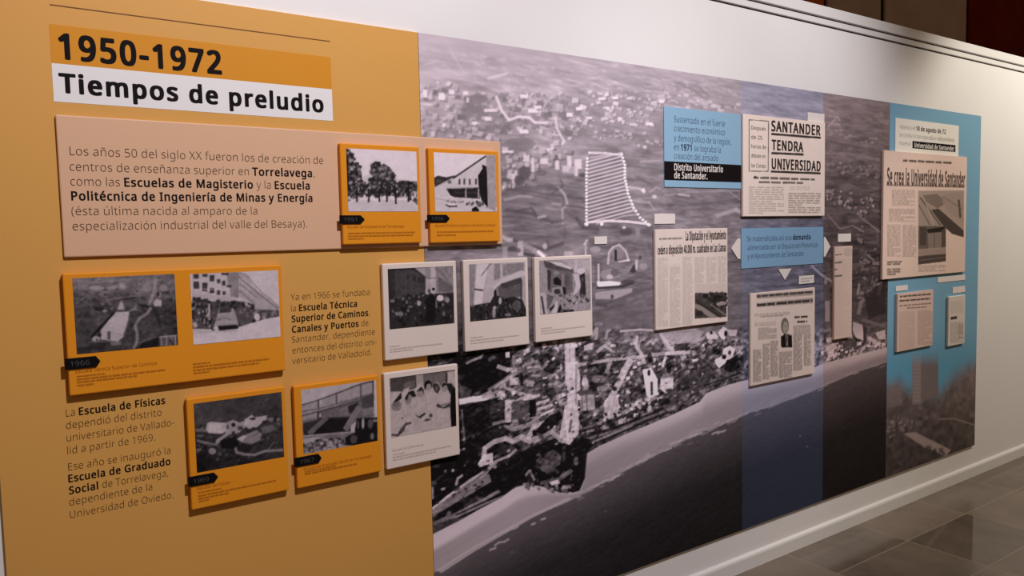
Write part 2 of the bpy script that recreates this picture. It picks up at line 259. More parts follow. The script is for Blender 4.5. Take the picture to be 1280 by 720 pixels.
    '9': (229, [[209,164,208,148,207,131,205,115,202,99,198,84,193,70,187,56,179,43,170,31,159,21,147,12,132,5,116,0,98,-3,77,-4,58,-3,41,0,41,30,58,26,76,25,94,26,109,29,122,34,134,41,144,49,152,59,158,70,163,83,167,96,170,110,172,125,173,140,170,140,166,134,161,129,155,123,149,119,141,115,133,111,124,109,113,108,102,107,87,108,72,112,59,117,48,125,38,135,30,147,25,161,21,176,20,194,21,213,25,230,31,245,40,259,51,270,63,279,78,285,94,289,111,290,125,289,137,287,150,282,161,276,171,269,180,259,189,248,195,235,201,220,205,203,208,184],[111,261,96,259,82,253,71,244,62,231,57,215,55,194,56,177,61,162,68,151,79,142,93,136,110,135,122,136,133,138,143,143,152,148,159,155,165,162,169,170,172,179,173,187,172,196,171,204,169,213,166,222,162,230,158,237,152,244,146,249,138,254,130,258,121,260]]),
    '-': (129, [[16,92,16,123,113,123,113,92]]),
    '.': (107, [[29,22,30,31,32,38,36,43,41,46,47,48,53,49,60,48,66,46,71,43,75,38,78,31,79,22,78,13,75,6,71,1,66,-3,60,-5,53,-6,47,-5,41,-3,36,1,32,6,30,13]]),
    ',': (107, [[77,42,68,12,56,-21,43,-52,16,-52,24,-19,31,15,36,47,74,47]]),
    '(': (120, [[16,110,17,132,19,153,22,174,27,195,34,214,42,234,51,252,62,270,75,286,108,286,91,260,77,233,66,203,58,173,53,142,52,110,52,90,55,69,58,49,63,29,69,9,77,-10,86,-28,96,-46,108,-63,75,-63,62,-47,51,-30,42,-12,34,7,27,27,22,47,19,68,17,89]]),
    ')': (120, [[104,110,104,89,101,68,98,47,93,27,87,7,79,-12,69,-30,58,-47,45,-63,12,-63,24,-46,34,-28,43,-10,51,9,57,29,62,49,66,69,68,90,69,110,68,131,66,152,62,173,57,193,51,213,43,233,34,251,24,269,12,286,45,286,58,270,69,252,79,234,87,214,93,195,98,174,101,153,104,132]]),
    'ñ': (248, [[138,219,161,217,180,211,196,200,207,185,213,165,215,140,215,0,180,0,180,138,179,153,175,166,169,176,160,184,147,188,132,189,111,187,95,180,83,169,75,154,71,135,69,111,69,0,34,0,34,215,63,215,68,186,70,186,75,193,81,199,88,204,95,209,103,212,111,215,120,217,129,219],[51,243,55,264,58,270,61,276,64,280,68,285,73,288,77,291,83,293,88,294,95,294,100,294,106,293,112,291,128,283,142,275,147,273,151,272,156,271,161,272,166,274,170,277,173,282,176,288,178,295,198,295,195,280,191,268,184,257,176,250,166,245,154,243,148,244,143,245,138,247,122,255,107,263,102,265,98,266,93,266,87,266,82,264,79,260,76,256,73,250,71,243]]),
    'é': (226, [[117,219,135,218,150,214,165,207,177,198,187,186,195,173,201,158,205,141,206,122,206,101,59,101,61,78,67,60,77,45,91,35,107,28,127,26,140,26,152,28,163,30,196,41,196,10,185,6,174,2,164,-1,152,-2,140,-4,126,-4,106,-3,88,2,72,8,57,18,45,30,35,46,28,63,24,83,22,106,23,128,27,148,34,166,43,182,54,195,67,205,82,213,99,217],[117,190,101,188,88,183,77,174,68,162,63,147,59,129,169,129,168,140,166,151,163,161,159,169,153,176,146,182,138,187,128,189],[174,303,163,289,148,273,132,256,116,243,93,243,93,248,106,266,120,287,131,307,174,307]]),
    'á': (225, [[115,219,139,217,159,211,174,201,184,188,190,169,192,146,192,0,167,0,160,30,158,30,152,23,146,17,139,11,132,6,125,2,117,0,108,-2,98,-4,86,-4,74,-3,62,-1,52,3,42,8,34,15,27,24,22,34,19,46,18,60,21,80,30,96,44,109,64,119,90,125,121,128,158,130,158,142,157,158,153,171,146,180,138,185,127,189,113,190,102,189,92,188,81,185,53,174,42,200,52,205,63,209,75,213,88,216,102,218],[126,104,102,102,83,97,70,91,62,83,57,72,55,59,56,48,60,40,66,33,74,28,83,25,94,24,111,26,126,31,140,39,150,51,156,67,158,86,158,105],[172,303,162,289,147,273,130,256,115,243,91,243,91,248,104,266,118,287,130,307,172,307]]),
    'í': (103, [[69,0,34,0,34,215,69,215],[111,303,101,289,86,273,69,256,54,243,30,243,30,248,44,266,57,287,69,307,111,307]]),
    'ó': (243, [[221,108,220,91,218,75,214,60,209,47,202,36,194,25,185,16,174,9,162,3,149,-1,135,-3,121,-4,107,-3,94,-1,81,3,70,9,59,16,50,25,42,36,35,47,29,60,25,75,23,91,22,108,23,130,27,151,34,168,43,183,55,196,69,206,84,213,102,217,122,219,141,217,158,213,173,206,187,196,199,183,208,168,215,151,220,130],[59,108,59,92,61,77,65,64,70,52,77,43,86,35,96,30,108,26,121,25,135,26,147,30,157,35,166,43,173,52,178,64,182,77,184,92,184,108,184,124,181,139,178,152,172,163,165,172,157,179,147,185,135,188,121,189,101,187,85,180,73,168,65,151,60,131],[181,303,170,289,155,273,139,256,123,243,100,243,100,248,113,266,127,287,138,307,181,307]]),
    'ú': (248, [[214,215,214,0,185,0,180,28,178,28,173,21,167,15,160,10,153,6,145,2,137,-1,128,-2,119,-4,110,-4,94,-3,79,0,67,4,56,11,47,19,40,30,36,42,33,57,32,74,32,215,67,215,67,77,69,61,73,48,79,38,88,31,100,27,115,25,130,26,143,29,153,34,161,41,168,50,173,61,176,73,178,87,178,103,178,215],[183,303,173,289,158,273,141,256,126,243,103,243,103,248,116,266,130,287,141,307,183,307]]),
    'Á': (256, [[219,0,184,89,71,89,36,0,0,0,112,287,144,287,256,0],[141,207,137,219,132,236,128,250,123,234,119,219,115,207,83,121,173,121],[187,374,176,361,161,344,145,328,130,314,106,314,106,319,119,337,133,359,144,379,187,379]]),
    'Ñ': (305, [[266,0,224,0,71,238,69,238,70,216,72,189,72,160,72,0,39,0,39,286,81,286,233,49,235,49,234,69,233,97,232,125,232,286,266,286],[79,314,84,336,86,342,89,347,93,352,97,356,101,359,106,362,111,364,117,365,123,366,129,365,135,364,140,362,156,354,171,346,175,344,180,343,184,343,190,343,194,345,198,349,201,353,204,359,206,366,226,366,224,352,219,339,213,329,204,321,194,316,182,315,177,315,171,316,166,318,150,326,135,334,131,336,126,337,121,338,116,337,111,335,107,332,104,327,102,321,99,314]]),
    'ı': (103, [[69,0,34,0,34,215,69,215]]),
    ' ': (104, []),
}


# ------------------------------------------------------------------ lettering


WEIGHT = {'light': (-6.0, -4.5, 0), 'regular': (0, 0, 0), 'bold': (13.0, 8.0, 27), 'black': (19, 13, 40)}   # stroke change sideways and upright, extra advance
_cache = {}


def area(p):
    q = np.roll(p, -1, 0)
    return 0.5 * (p[:, 0] * q[:, 1] - q[:, 0] * p[:, 1]).sum()


def inside(pt, p):
    x, y = pt
    r = False
    for k in range(len(p)):
        (ax, ay), (bx, by) = p[k - 1], p[k]
        if (ay > y) != (by > y) and x < (bx - ax) * (y - ay) / (by - ay) + ax:
            r = not r
    return r


def fill(polys, sign):
    """triangulate outlines one island at a time, each with its own holes"""
    V, T = [], []
    outers = [p for p in polys if area(p) * sign > 0]
    holes = [p for p in polys if area(p) * sign <= 0]
    for o in outers:
        loop = [o] + [h for h in holes if inside(h[0], o)]
        b = len(V)
        V += [(x, y) for p in loop for x, y in p]
        T += [(i + b, j + b, k + b) for i, j, k in tessellate_polygon([[Vector((x, y, 0)) for x, y in p] for p in loop])]
    return V, T


_o = [np.array(c, float).reshape(-1, 2) for c in GLYPHS['o'][1]]
SIGN = np.sign(area(max(_o, key=lambda p: abs(area(p)))))


def glyph(ch, weight):
    key = (ch, weight)
    if key in _cache:
        return _cache[key]
    adv, contours = GLYPHS[ch]
    dx, dy, track = WEIGHT[weight]
    polys = []
    for c in contours:
        p = np.array(c, float).reshape(-1, 2)
        if dx < 0:                                   # thinner: pull the outline in along its normals
            keep = [i for i in range(len(p)) if np.hypot(*(p[i] - p[i - 1])) > 5] if len(p) > 14 else range(len(p))
            p = p[list(keep)]
            e1 = p - np.roll(p, 1, 0)
            e2 = np.roll(p, -1, 0) - p
            n1 = np.stack([-e1[:, 1], e1[:, 0]], 1) / np.maximum(np.linalg.norm(e1, axis=1), 1e-6)[:, None]
            n2 = np.stack([-e2[:, 1], e2[:, 0]], 1) / np.maximum(np.linalg.norm(e2, axis=1), 1e-6)[:, None]
            m = n1 + n2
            m = m / np.maximum((m * m).sum(1), 1.0)[:, None] * 2.0 * -SIGN
            p = p + m * np.array([dx, dy])
        polys.append(p)
    V, T = fill(polys, SIGN)
    V = [(x, y, 0.0) for x, y in V]
    if dx > 0 and V:                                 # heavier: the same letter struck several times, spread by the stroke growth
        base = np.array(V)
        V, T0, T = [], T, []
        for n, (i, j) in enumerate(((-1, -1), (0, -1), (1, -1), (-1, 0), (1, 0), (-1, 1), (0, 1), (1, 1))):
            b = len(V)
            k = 0.85 if i and j else 1.0
            V += [(x + i * dx * k, y + j * dy * k, n * 3e-5) for x, y, _ in base]
            T += [(p + b, q + b, r + b) for p, q, r in T0]
    _cache[key] = (np.array(V).reshape(-1, 3), T, adv + track)
    return _cache[key]


CAP = glyph('T', 'regular')[0][:, 1].max()


class Lettering:
    """collects lines of text, one mesh for each weight"""

    def __init__(self, y):
        self.y = y
        self.v, self.f = {}, {}

    def line(self, text, x0, x1, z, cap, weight='light', strong='bold'):
        """text between x0 and x1 on the baseline z; *starred* words are set in the strong weight"""
        w, pen, items = weight, 0.0, []
        for ch in text:
            if ch == '*':
                w = strong if w == weight else weight
                continue
            v, t, adv = glyph(ch, w)
            items.append((w, v + np.array([pen, 0, 0]) if len(v) else v, t))
            pen += adv
        xs = np.concatenate([v[:, 0] for _, v, _ in items if len(v)])
        sx = (x1 - x0) / (xs.max() - xs.min())
        sz = cap / CAP
        for w, v, t in items:
            if not len(v):
                continue
            V, Fc = self.v.setdefault(w, []), self.f.setdefault(w, [])
            b = len(V)
            V += [(x0 + (x - xs.min()) * sx, self.y - d, z + y * sz) for x, y, d in v]
            Fc += [(a + b, c + b, d + b) for a, c, d in t]
        return self

    def build(self, names, mats, parent):
        out = []
        for w in self.v:
            out.append(mesh_from(names[w], self.v[w], self.f[w], mats[w], parent))
        return out


# ------------------------------------------------------------------ printed pictures


class Print:
    """a picture printed on a wall rectangle; drawn with points read off the photo and stored as ink on a mesh"""

    def __init__(self, x0, x1, z0, z1, off, nx, ny, base=0.5):
        self.b, self.off, self.nx, self.ny = (x0, x1, z0, z1), off, nx, ny
        self.g = np.full((ny, nx), float(base))
        self.view = (0.0, 0.0, 1.0)
        self.rng = np.random.RandomState(7)

    def crop(self, ox, oy, s):
        self.view = (ox, oy, s)
        return self

    def ij(self, pts):
        ox, oy, s = self.view
        x0, x1, z0, z1 = self.b
        out = []
        for x, y in pts:
            X, Z = at(ox + x / s, oy + y / s, self.off)
            out.append(((X - x0) / (x1 - x0) * (self.nx - 1), (Z - z0) / (z1 - z0) * (self.ny - 1)))
        return np.array(out)

    def pixels(self):
        """the photo point of every cell"""
        x0, x1, z0, z1 = self.b
        X, Z = np.meshgrid(np.linspace(x0, x1, self.nx), np.linspace(z0, z1, self.ny))
        P = np.stack([X, -(Z - EYE), np.full_like(X, DIST - self.off)], -1) @ R.T
        return 640 + F_PX * P[..., 0] / P[..., 2], 360 + F_PX * P[..., 1] / P[..., 2]

    def _mix(self, sl, cov, v, a):
        self.g[sl] += (v - self.g[sl]) * cov * a

    def raw(self, p, v, a=1.0):
        i0, j0 = np.floor(p.min(0)).astype(int) - 1
        i1, j1 = np.ceil(p.max(0)).astype(int) + 2
        i0, j0, i1, j1 = max(i0, 0), max(j0, 0), min(i1, self.nx), min(j1, self.ny)
        if i1 <= i0 or j1 <= j0:
            return
        I, J = np.meshgrid(np.arange(i0, i1), np.arange(j0, j1))
        cov = np.zeros(I.shape)
        n = len(p)
        for di, dj in ((-.25, -.25), (.25, -.25), (-.25, .25), (.25, .25)):
            x, y = I + di, J + dj
            ins = np.zeros(I.shape, bool)
            for k in range(n):
                ax, ay = p[k]
                bx, by = p[(k + 1) % n]
                if ay == by:
                    continue
                c = ((ay > y) != (by > y)) & (x < (bx - ax) * (y - ay) / (by - ay) + ax)
                ins ^= c
            cov += ins * 0.25
        self._mix((slice(j0, j1), slice(i0, i1)), cov, v, a)

    def poly(self, pts, v, a=1.0):
        self.raw(self.ij(pts), v, a)
        return self

    def quad(self, x0, y0, x1, y1, v, a=1.0):
        return self.poly([(x0, y0), (x1, y0), (x1, y1), (x0, y1)], v, a)

    def oval(self, x, y, rx, ry, v, a=1.0, n=14):
        return self.poly([(x + rx * math.cos(k * 2 * math.pi / n), y + ry * math.sin(k * 2 * math.pi / n)) for k in range(n)], v, a)

    def line(self, pts, w, v, a=1.0):
        """a stroke w wide in the units of the current crop"""
        for (ax, ay), (bx, by) in zip(pts[:-1], pts[1:]):
            L = math.hypot(bx - ax, by - ay) or 1
            nx, ny = -(by - ay) / L * w / 2, (bx - ax) / L * w / 2
            ex, ey = (bx - ax) / L * w * 0.2, (by - ay) / L * w * 0.2
            self.poly([(ax + nx - ex, ay + ny - ey), (bx + nx + ex, by + ny + ey), (bx - nx + ex, by - ny + ey), (ax - nx - ex, ay - ny - ey)], v, a)
        return self

    def lattice(self, xs, ys, rows):
        PX, PY = self.pixels()
        ox, oy, s = self.view
        u, v = (PX - ox) * s, (PY - oy) * s
        rows = np.array(rows, float)
        fi = np.clip(np.interp(u, xs, np.arange(len(xs))), 0, len(xs) - 1.001)
        fj = np.clip(np.interp(v, ys, np.arange(len(ys))), 0, len(ys) - 1.001)
        i, j = fi.astype(int), fj.astype(int)
        a, b = fi - i, fj - j
        a, b = a * a * (3 - 2 * a), b * b * (3 - 2 * b)
        self.g = (rows[j, i] * (1 - a) + rows[j, i + 1] * a) * (1 - b) + (rows[j + 1, i] * (1 - a) + rows[j + 1, i + 1] * a) * b
        return self

    def noise(self, cx, cy, seed, octaves=3):
        """value noise, about -1..1, with cells of cx by cy grid points"""
        out = np.zeros((self.ny, self.nx))
        amp, tot = 1.0, 0.0
        r = np.random.RandomState(seed)
        for _ in range(octaves):
            w, h = int(self.nx / cx) + 3, int(self.ny / cy) + 3
            n = r.uniform(-1, 1, (h, w))
            fi, fj = np.arange(self.nx) / cx, np.arange(self.ny) / cy
            i, j = fi.astype(int), fj.astype(int)
            a, b = fi - i, fj - j
            a, b = (a * a * (3 - 2 * a))[None, :], (b * b * (3 - 2 * b))[:, None]
            A, B = n[j][:, i], n[j][:, i + 1]
            C, D = n[j + 1][:, i], n[j + 1][:, i + 1]
            out += amp * ((A * (1 - a) + B * a) * (1 - b) + (C * (1 - a) + D * a) * b)
            tot += amp
            amp *= 0.6
            cx, cy = max(cx / 2, 1), max(cy / 2, 1)
        return out / tot * 1.6

    def streaks(self, cx, cy, shear, seed, octaves=2):
        """value noise whose cells are stretched along a slope of `shear` rows a column"""
        I, J = np.meshgrid(np.arange(self.nx, dtype=float), np.arange(self.ny, dtype=float))
        J = J + shear * I
        J -= J.min()
        out, amp, tot = np.zeros(I.shape), 1.0, 0.0
        r = np.random.RandomState(seed)
        for _ in range(octaves):
            fi, fj = I / cx, J / cy
            i, j = fi.astype(int), fj.astype(int)
            n = r.uniform(-1, 1, (j.max() + 2, i.max() + 2))
            a, b = fi - i, fj - j
            a, b = a * a * (3 - 2 * a), b * b * (3 - 2 * b)
            out += amp * ((n[j, i] * (1 - a) + n[j, i + 1] * a) * (1 - b) + (n[j + 1, i] * (1 - a) + n[j + 1, i + 1] * a) * b)
            tot += amp
            amp *= 0.6
            cx, cy = max(cx / 2, 1), max(cy / 2, 1)
        return out / tot * 1.6

    def specks(self, pts, n, size, tones, a=0.9, stretch=1.5, tilt=0.0, seed=1, shadow=0.0):
        """n small roofs, heads or leaves scattered inside the outline pts"""
        r = np.random.RandomState(seed)
        xs, ys = [p[0] for p in pts], [p[1] for p in pts]
        done = guard = 0
        m = len(pts)
        while done < n and guard < n * 40:
            guard += 1
            x, y = r.uniform(min(xs), max(xs)), r.uniform(min(ys), max(ys))
            ins = False
            for k in range(m):
                (ax, ay), (bx, by) = pts[k], pts[(k + 1) % m]
                if (ay > y) != (by > y) and x < (bx - ax) * (y - ay) / (by - ay) + ax:
                    ins = not ins
            if not ins:
                continue
            done += 1
            h = r.uniform(*size) / 2
            w = h * r.uniform(0.6, stretch)
            t = tilt + r.uniform(-.35, .35)
            c, s = math.cos(t), math.sin(t)
            q = [(x + c * dx * w - s * dy * h, y + s * dx * w + c * dy * h) for dx, dy in ((-1, -1), (1, -1), (1, 1), (-1, 1))]
            if shadow:
                self.poly([(px + h * .8, py + h * .7) for px, py in q], shadow, a * .7)
            self.poly(q, r.uniform(*tones), a)
        return self

    def greek(self, x0, y0, x1, y1, pitch, v, a=0.7, seed=1, slope=0.0, fill=0.62):
        """a column of type too small to read: broken lines of grey"""
        r = np.random.RandomState(seed)
        y = y0
        while y < y1:
            x = x0
            end = x1 if r.rand() > .15 else x0 + (x1 - x0) * r.uniform(.4, .9)
            while x < end:
                w = r.uniform(1.5, 4.0) * pitch
                e = min(x + w, end)
                yy = y + slope * (x - x0)
                self.poly([(x, yy), (e, yy + slope * (e - x)), (e, yy + slope * (e - x) + pitch * fill), (x, yy + pitch * fill)], v, a)
                x = e + pitch * r.uniform(.25, .6)
            y += pitch
        return self

    def blur(self, k=1):
        for _ in range(k):
            p = np.pad(self.g, 1, mode='edge')
            self.g = (p[:-2, 1:-1] + p[2:, 1:-1] + p[1:-1, :-2] + p[1:-1, 2:] + 4 * p[1:-1, 1:-1]) / 8
        return self

    def build(self, name, mat, y, parent, rgb=None, tint=(1.06, 0.92, 1.0), gain=None):
        """one sheet of quads at depth y, its ink in the colour attribute"""
        x0, x1, z0, z1 = self.b
        nx, ny = self.nx, self.ny
        if rgb is None:
            rgb = lin(np.clip(self.g, 0.01, 1.05))[..., None] * np.array(tint)
        if gain is not None:
            rgb = rgb * gain[..., None]
        rgb = np.clip(rgb, 0.0, 0.95)
        X, Z = np.meshgrid(np.linspace(x0, x1, nx), np.linspace(z0, z1, ny))
        co = np.stack([X, np.full_like(X, y), Z], -1).reshape(-1, 3)
        i = (np.arange(ny - 1)[:, None] * nx + np.arange(nx - 1)[None, :]).reshape(-1)
        quads = np.stack([i, i + 1, i + nx + 1, i + nx], 1).astype(np.int32)
        me = bpy.data.meshes.new(name)
        me.vertices.add(len(co))
        me.vertices.foreach_set('co', co.astype(np.float32).ravel())
        me.loops.add(quads.size)
        me.loops.foreach_set('vertex_index', quads.ravel())
        me.polygons.add(len(quads))
        me.polygons.foreach_set('loop_start', np.arange(0, quads.size, 4, dtype=np.int32))
        at_ = me.color_attributes.new('ink', 'FLOAT_COLOR', 'POINT')
        c4 = np.ones((len(co), 4), np.float32)
        c4[:, :3] = rgb.reshape(-1, 3)
        at_.data.foreach_set('color', c4.ravel())
        me.update(calc_edges=True)
        me.materials.append(mat)
        return link(name, me, parent)


# ------------------------------------------------------------------ the room
white_paint = material('white_wall_paint', (0.80, 0.775, 0.765), 0.55, 0.25, 0.012, 3.0)
white_trim = material('white_trim_paint', (0.76, 0.74, 0.73), 0.42, 0.35)
dark_gap = material('dark_joint', (0.05, 0.04, 0.035), 0.8, 0.1)
far_grey = material('grey_brown_cladding', (0.40, 0.30, 0.27), 0.8, 0.05, 0.1, 2.0)
far_red = material('dark_red_cladding', (0.12, 0.012, 0.004), 0.9, 0.03, 0.15, 2.0)
far_orange = material('rust_cladding', (0.5, 0.10, 0.03), 0.8, 0.05, 0.15, 2.0)
black_paint = material('black_paint', (0.008, 0.007, 0.007), 0.7, 0.2)


def tile_material():
    m = material('grey_brown_stone_tiles', (0.2, 0.18, 0.15), 0.3, 0.6)
    nt = m.node_tree
    b = nt.nodes['Principled BSDF']
    tc = nt.nodes.new('ShaderNodeTexCoord')
    mp = nt.nodes.new('ShaderNodeMapping')
    mp.inputs['Location'].default_value = (29.645, 18.68, 0)
    br = nt.nodes.new('ShaderNodeTexBrick')
    br.offset, br.squash = 0.0, 1.0
    br.inputs['Scale'].default_value = 1.0
    br.inputs['Brick Width'].default_value = 0.595
    br.inputs['Row Height'].default_value = 0.368
    br.inputs['Mortar Size'].default_value = 0.0035
    br.inputs['Mortar Smooth'].default_value = 0.4
    br.inputs['Bias'].default_value = 0.0
    br.inputs['Color1'].default_value = (0.0, 0.0, 0.0, 1)
    br.inputs['Color2'].default_value = (1.0, 1.0, 1.0, 1)
    br.inputs['Mortar'].default_value = (0.5, 0.5, 0.5, 1)
    n1 = nt.nodes.new('ShaderNodeTexNoise')
    n1.inputs['Scale'].default_value = 3.5
    n1.inputs['Detail'].default_value = 6
    n1.inputs['Roughness'].default_value = 0.65
    ramp = nt.nodes.new('ShaderNodeValToRGB')
    ramp.color_ramp.elements[0].position, ramp.color_ramp.elements[1].position = 0.3, 0.72
    ramp.color_ramp.elements[0].color = (0.136, 0.104, 0.080, 1)
    ramp.color_ramp.elements[1].color = (0.235, 0.178, 0.137, 1)
    mul = nt.nodes.new('ShaderNodeMix')
    mul.data_type, mul.blend_type = 'RGBA', 'MULTIPLY'
    mul.inputs[0].default_value = 1.0
    tone = nt.nodes.new('ShaderNodeMapRange')
    tone.inputs['To Min'].default_value, tone.inputs['To Max'].default_value = 0.72, 1.12
    grout = nt.nodes.new('ShaderNodeMix')
    grout.data_type = 'RGBA'
    grout.inputs[7].default_value = (0.26, 0.21, 0.165, 1)
    rough = nt.nodes.new('ShaderNodeMapRange')
    rough.inputs['To Min'].default_value, rough.inputs['To Max'].default_value = 0.045, 0.42
    bump = nt.nodes.new('ShaderNodeBump')
    bump.inputs['Strength'].default_value = 0.25
    bump.inputs['Distance'].default_value = 0.004
    inv = nt.nodes.new('ShaderNodeMath')
    inv.operation = 'SUBTRACT'
    inv.inputs[0].default_value = 1.0
    L = nt.links.new
    L(tc.outputs['Object'], mp.inputs['Vector'])
    L(mp.outputs['Vector'], br.inputs['Vector'])
    L(tc.outputs['Object'], n1.inputs['Vector'])
    L(n1.outputs['Fac'], ramp.inputs['Fac'])
    L(br.outputs['Color'], tone.inputs['Value'])
    L(ramp.outputs['Color'], mul.inputs[6])
    L(tone.outputs['Result'], mul.inputs[7])
    L(mul.outputs[2], grout.inputs[6])
    L(br.outputs['Fac'], grout.inputs[0])
    L(grout.outputs[2], b.inputs['Base Color'])
    L(br.outputs['Color'], rough.inputs['Value'])
    L(rough.outputs['Result'], b.inputs['Roughness'])
    L(br.outputs['Fac'], inv.inputs[1])
    L(inv.outputs[0], bump.inputs['Height'])
    L(bump.outputs['Normal'], b.inputs['Normal'])
    return m


floor = structure(mesh_from('floor', [(-6, -7, 0), (16, -7, 0), (16, 4, 0), (-6, 4, 0)], [(0, 1, 2, 3)], tile_material()))

X_L, X_R = -3.0, 9.5
Z_A, Z_B, Z_TOP = EYE + 0.961, EYE + 0.997, EYE + 1.051      # two joints and the top of the display wall
structure(box('wall_back', X_L, X_R, 0.0, 0.12, 0.0, Z_A - 0.006, white_paint, bevel=0.002))
structure(box('trim_1', X_L, X_R, 0.010, 0.11, Z_A - 0.006, Z_A + 0.004, dark_gap))
structure(box('trim_2', X_L, X_R, 0.0, 0.12, Z_A + 0.004, Z_B - 0.005, white_trim, bevel=0.002))
structure(box('trim_3', X_L, X_R, 0.010, 0.11, Z_B - 0.005, Z_B + 0.004, dark_gap))
structure(box('trim_4', X_L, X_R, -0.004, 0.124, Z_B + 0.004, Z_TOP, white_trim, bevel=0.003))

# baseboard with a rounded top edge
bb = [(-0.0, 0.0), (-0.016, 0.0), (-0.016, 0.056), (-0.013, 0.064), (-0.007, 0.069), (0.0, 0.071)]
bm = bmesh.new()
a = [bm.verts.new((X_L, y, z)) for y, z in bb]
b = [bm.verts.new((X_R, y, z)) for y, z in bb]
for i in range(len(bb)):
    j = (i + 1) % len(bb)
    bm.faces.new((a[i], b[i], b[j], a[j]))
bm.faces.new(a)
bm.faces.new(b[::-1])
bmesh.ops.recalc_face_normals(bm, faces=bm.faces)
structure(from_bm('baseboard_back', bm, white_trim))

# cladding of the hall beyond the display wall
FY = 2.5


def far_x(px, py):
    return at(px, py, -FY)[0]


structure(box('wall_far', -4, 16, FY + 0.03, FY + 0.15, 0, 5.5, black_paint))
cuts = [(-4.0, far_x(1030, 6), far_orange), (far_x(1035, 0), far_x(1101, 14), far_grey),
        (far_x(1107, 14), far_x(1208, 20), far_grey), (far_x(1211, 20), 16.0, far_red)]
for k, (xa, xb, m) in enumerate(cuts):
    structure(box('trim_%d' % (5 + k), xa, xb, FY, FY + 0.03, 0, 5.5, m, bevel=0.004))

# ------------------------------------------------------------------ the two large printed panels
T_PANEL = 0.011
yellow_vinyl = material('ochre_printed_vinyl', (0.67, 0.35, 0.09), 0.5, 0.15, 0.01, 2.0)
orange_ink = material('orange_ink', (0.66, 0.27, 0.022), 0.5, 0.12)
white_ink = material('white_ink', (0.80, 0.775, 0.775), 0.5, 0.3)
black_ink = material('black_ink', (0.010, 0.007, 0.008), 0.6, 0.05)
brown_ink = material('brown_rule_ink', (0.16, 0.055, 0.012), 0.55, 0.2)
beige_card = material('beige_foam_board', (0.70, 0.435, 0.275), 0.55, 0.25, 0.008, 3.0)
orange_card = material('orange_foam_board', (0.77, 0.285, 0.017), 0.5, 0.12, 0.01, 3.0)
white_card = material('white_foam_board', (0.78, 0.665, 0.61), 0.55, 0.25, 0.008, 3.0)
black_card = material('black_card', (0.006, 0.005, 0.006), 0.6, 0.06)
grey_ink = material('grey_ink', (0.10, 0.10, 0.10), 0.55, 0.2)
caption_ink = material('caption_ink', (0.47, 0.155, 0.010), 0.55, 0.2)
caption_grey = material('caption_grey_ink', (0.58, 0.485, 0.44), 0.55, 0.2)
photo_ink = print_material('printed_photograph', 0.5, 0.08)
mural_ink = print_material('printed_mural', 0.5, 0.08)
paper_ink = print_material('printed_newsprint', 0.6, 0.1)
thin_ink = material('thin_stroke_ink', (0.07, 0.032, 0.018), 0.6, 0.05)
TEXT_MATS = {'light': thin_ink, 'regular': black_ink, 'bold': black_ink, 'black': black_ink}
TEXT_NAMES = {'light': 'body_text', 'regular': 'body_text', 'bold': 'bold_text', 'black': 'heading_text'}

MX0, MX1, MZ0, MZ1 = 1.186, 4.958, EYE - 1.351, EYE + 0.642
PX0 = 0.018

panel = empty('exhibition_panel', (PX0 + MX0) / 2, -T_PANEL, MZ0)
tag(panel, 'large ochre yellow wall panel headed 1950-1972 Tiempos de preludio', 'panel')
box('panel_sheet', PX0, MX0 - 0.0005, -T_PANEL, -0.001, MZ0, MZ1, yellow_vinyl, panel, 0.001)
ty = -T_PANEL - 0.0006
ox0, ox1, oz0, oz1 = rect(((62.2, 30), (413.7, 71.4), (414.5, 111), (64.5, 79.7)), T_PANEL)
wx0, wx1, wz0, wz1 = rect(((64.5, 79.7), (414.5, 111), (416, 151), (66.3, 127)), T_PANEL)
ox0 = wx0 = (ox0 + wx0) / 2
ox1 = wx1 = (ox1 + wx1) / 2
o = box('heading_bar', ox0, ox1, ty, -T_PANEL + .0002, (oz0 + wz1) / 2, oz1, orange_ink, panel)
o['label'] = 'orange bar behind the years'
o = box('heading_bar', wx0, wx1, ty, -T_PANEL + .0002, wz0, (oz0 + wz1) / 2, white_ink, panel)
o['label'] = 'white bar behind the title'
rx0, rz0 = at(62, 5.5, T_PANEL)
rx1, rz1 = at(412.5, 52, T_PANEL)
rz = (rz0 + rz1) / 2
box('rule_line', rx0, rx1, ty, -T_PANEL + .0002, rz - 0.0013, rz + 0.0013, brown_ink, panel)

hd = Lettering(ty - 0.0004)
za, zb = at(92, 74, T_PANEL)[1], at(277, 92.7, T_PANEL)[1]
cap1 = at(92, 44, T_PANEL)[1] - za
hd.line('1950-1972', at(72.6, 52, T_PANEL)[0], at(277.6, 92, T_PANEL)[0], (za + zb) / 2, cap1 * 1.0, 'black')
za, zb = at(80.2, 114.9, T_PANEL)[1], at(397, 140, T_PANEL)[1]
cap2 = at(80.2, 90.8, T_PANEL)[1] - at(80.2, 114.9, T_PANEL)[1]
hd.line('Tiempos de preludio', at(72.6, 90, T_PANEL)[0], at(404.4, 133, T_PANEL)[0], (za + zb) / 2, cap2 * .95, 'black')
hd.build(TEXT_NAMES, TEXT_MATS, panel)

BODY_CAP = 0.0265


def paragraph(lines, off, y, parent, cap, mats=TEXT_MATS, names=TEXT_NAMES, weight='light', strong='bold'):
    lt = Lettering(y)
    for text, x0, y0, x1, y1 in lines:
        xa, z = at(x0, y0, off)
        xb = at(x1, y1, off)[0]
        lt.line(text, xa, xb, z, cap, weight, strong)
    return lt.build(names, mats, parent)


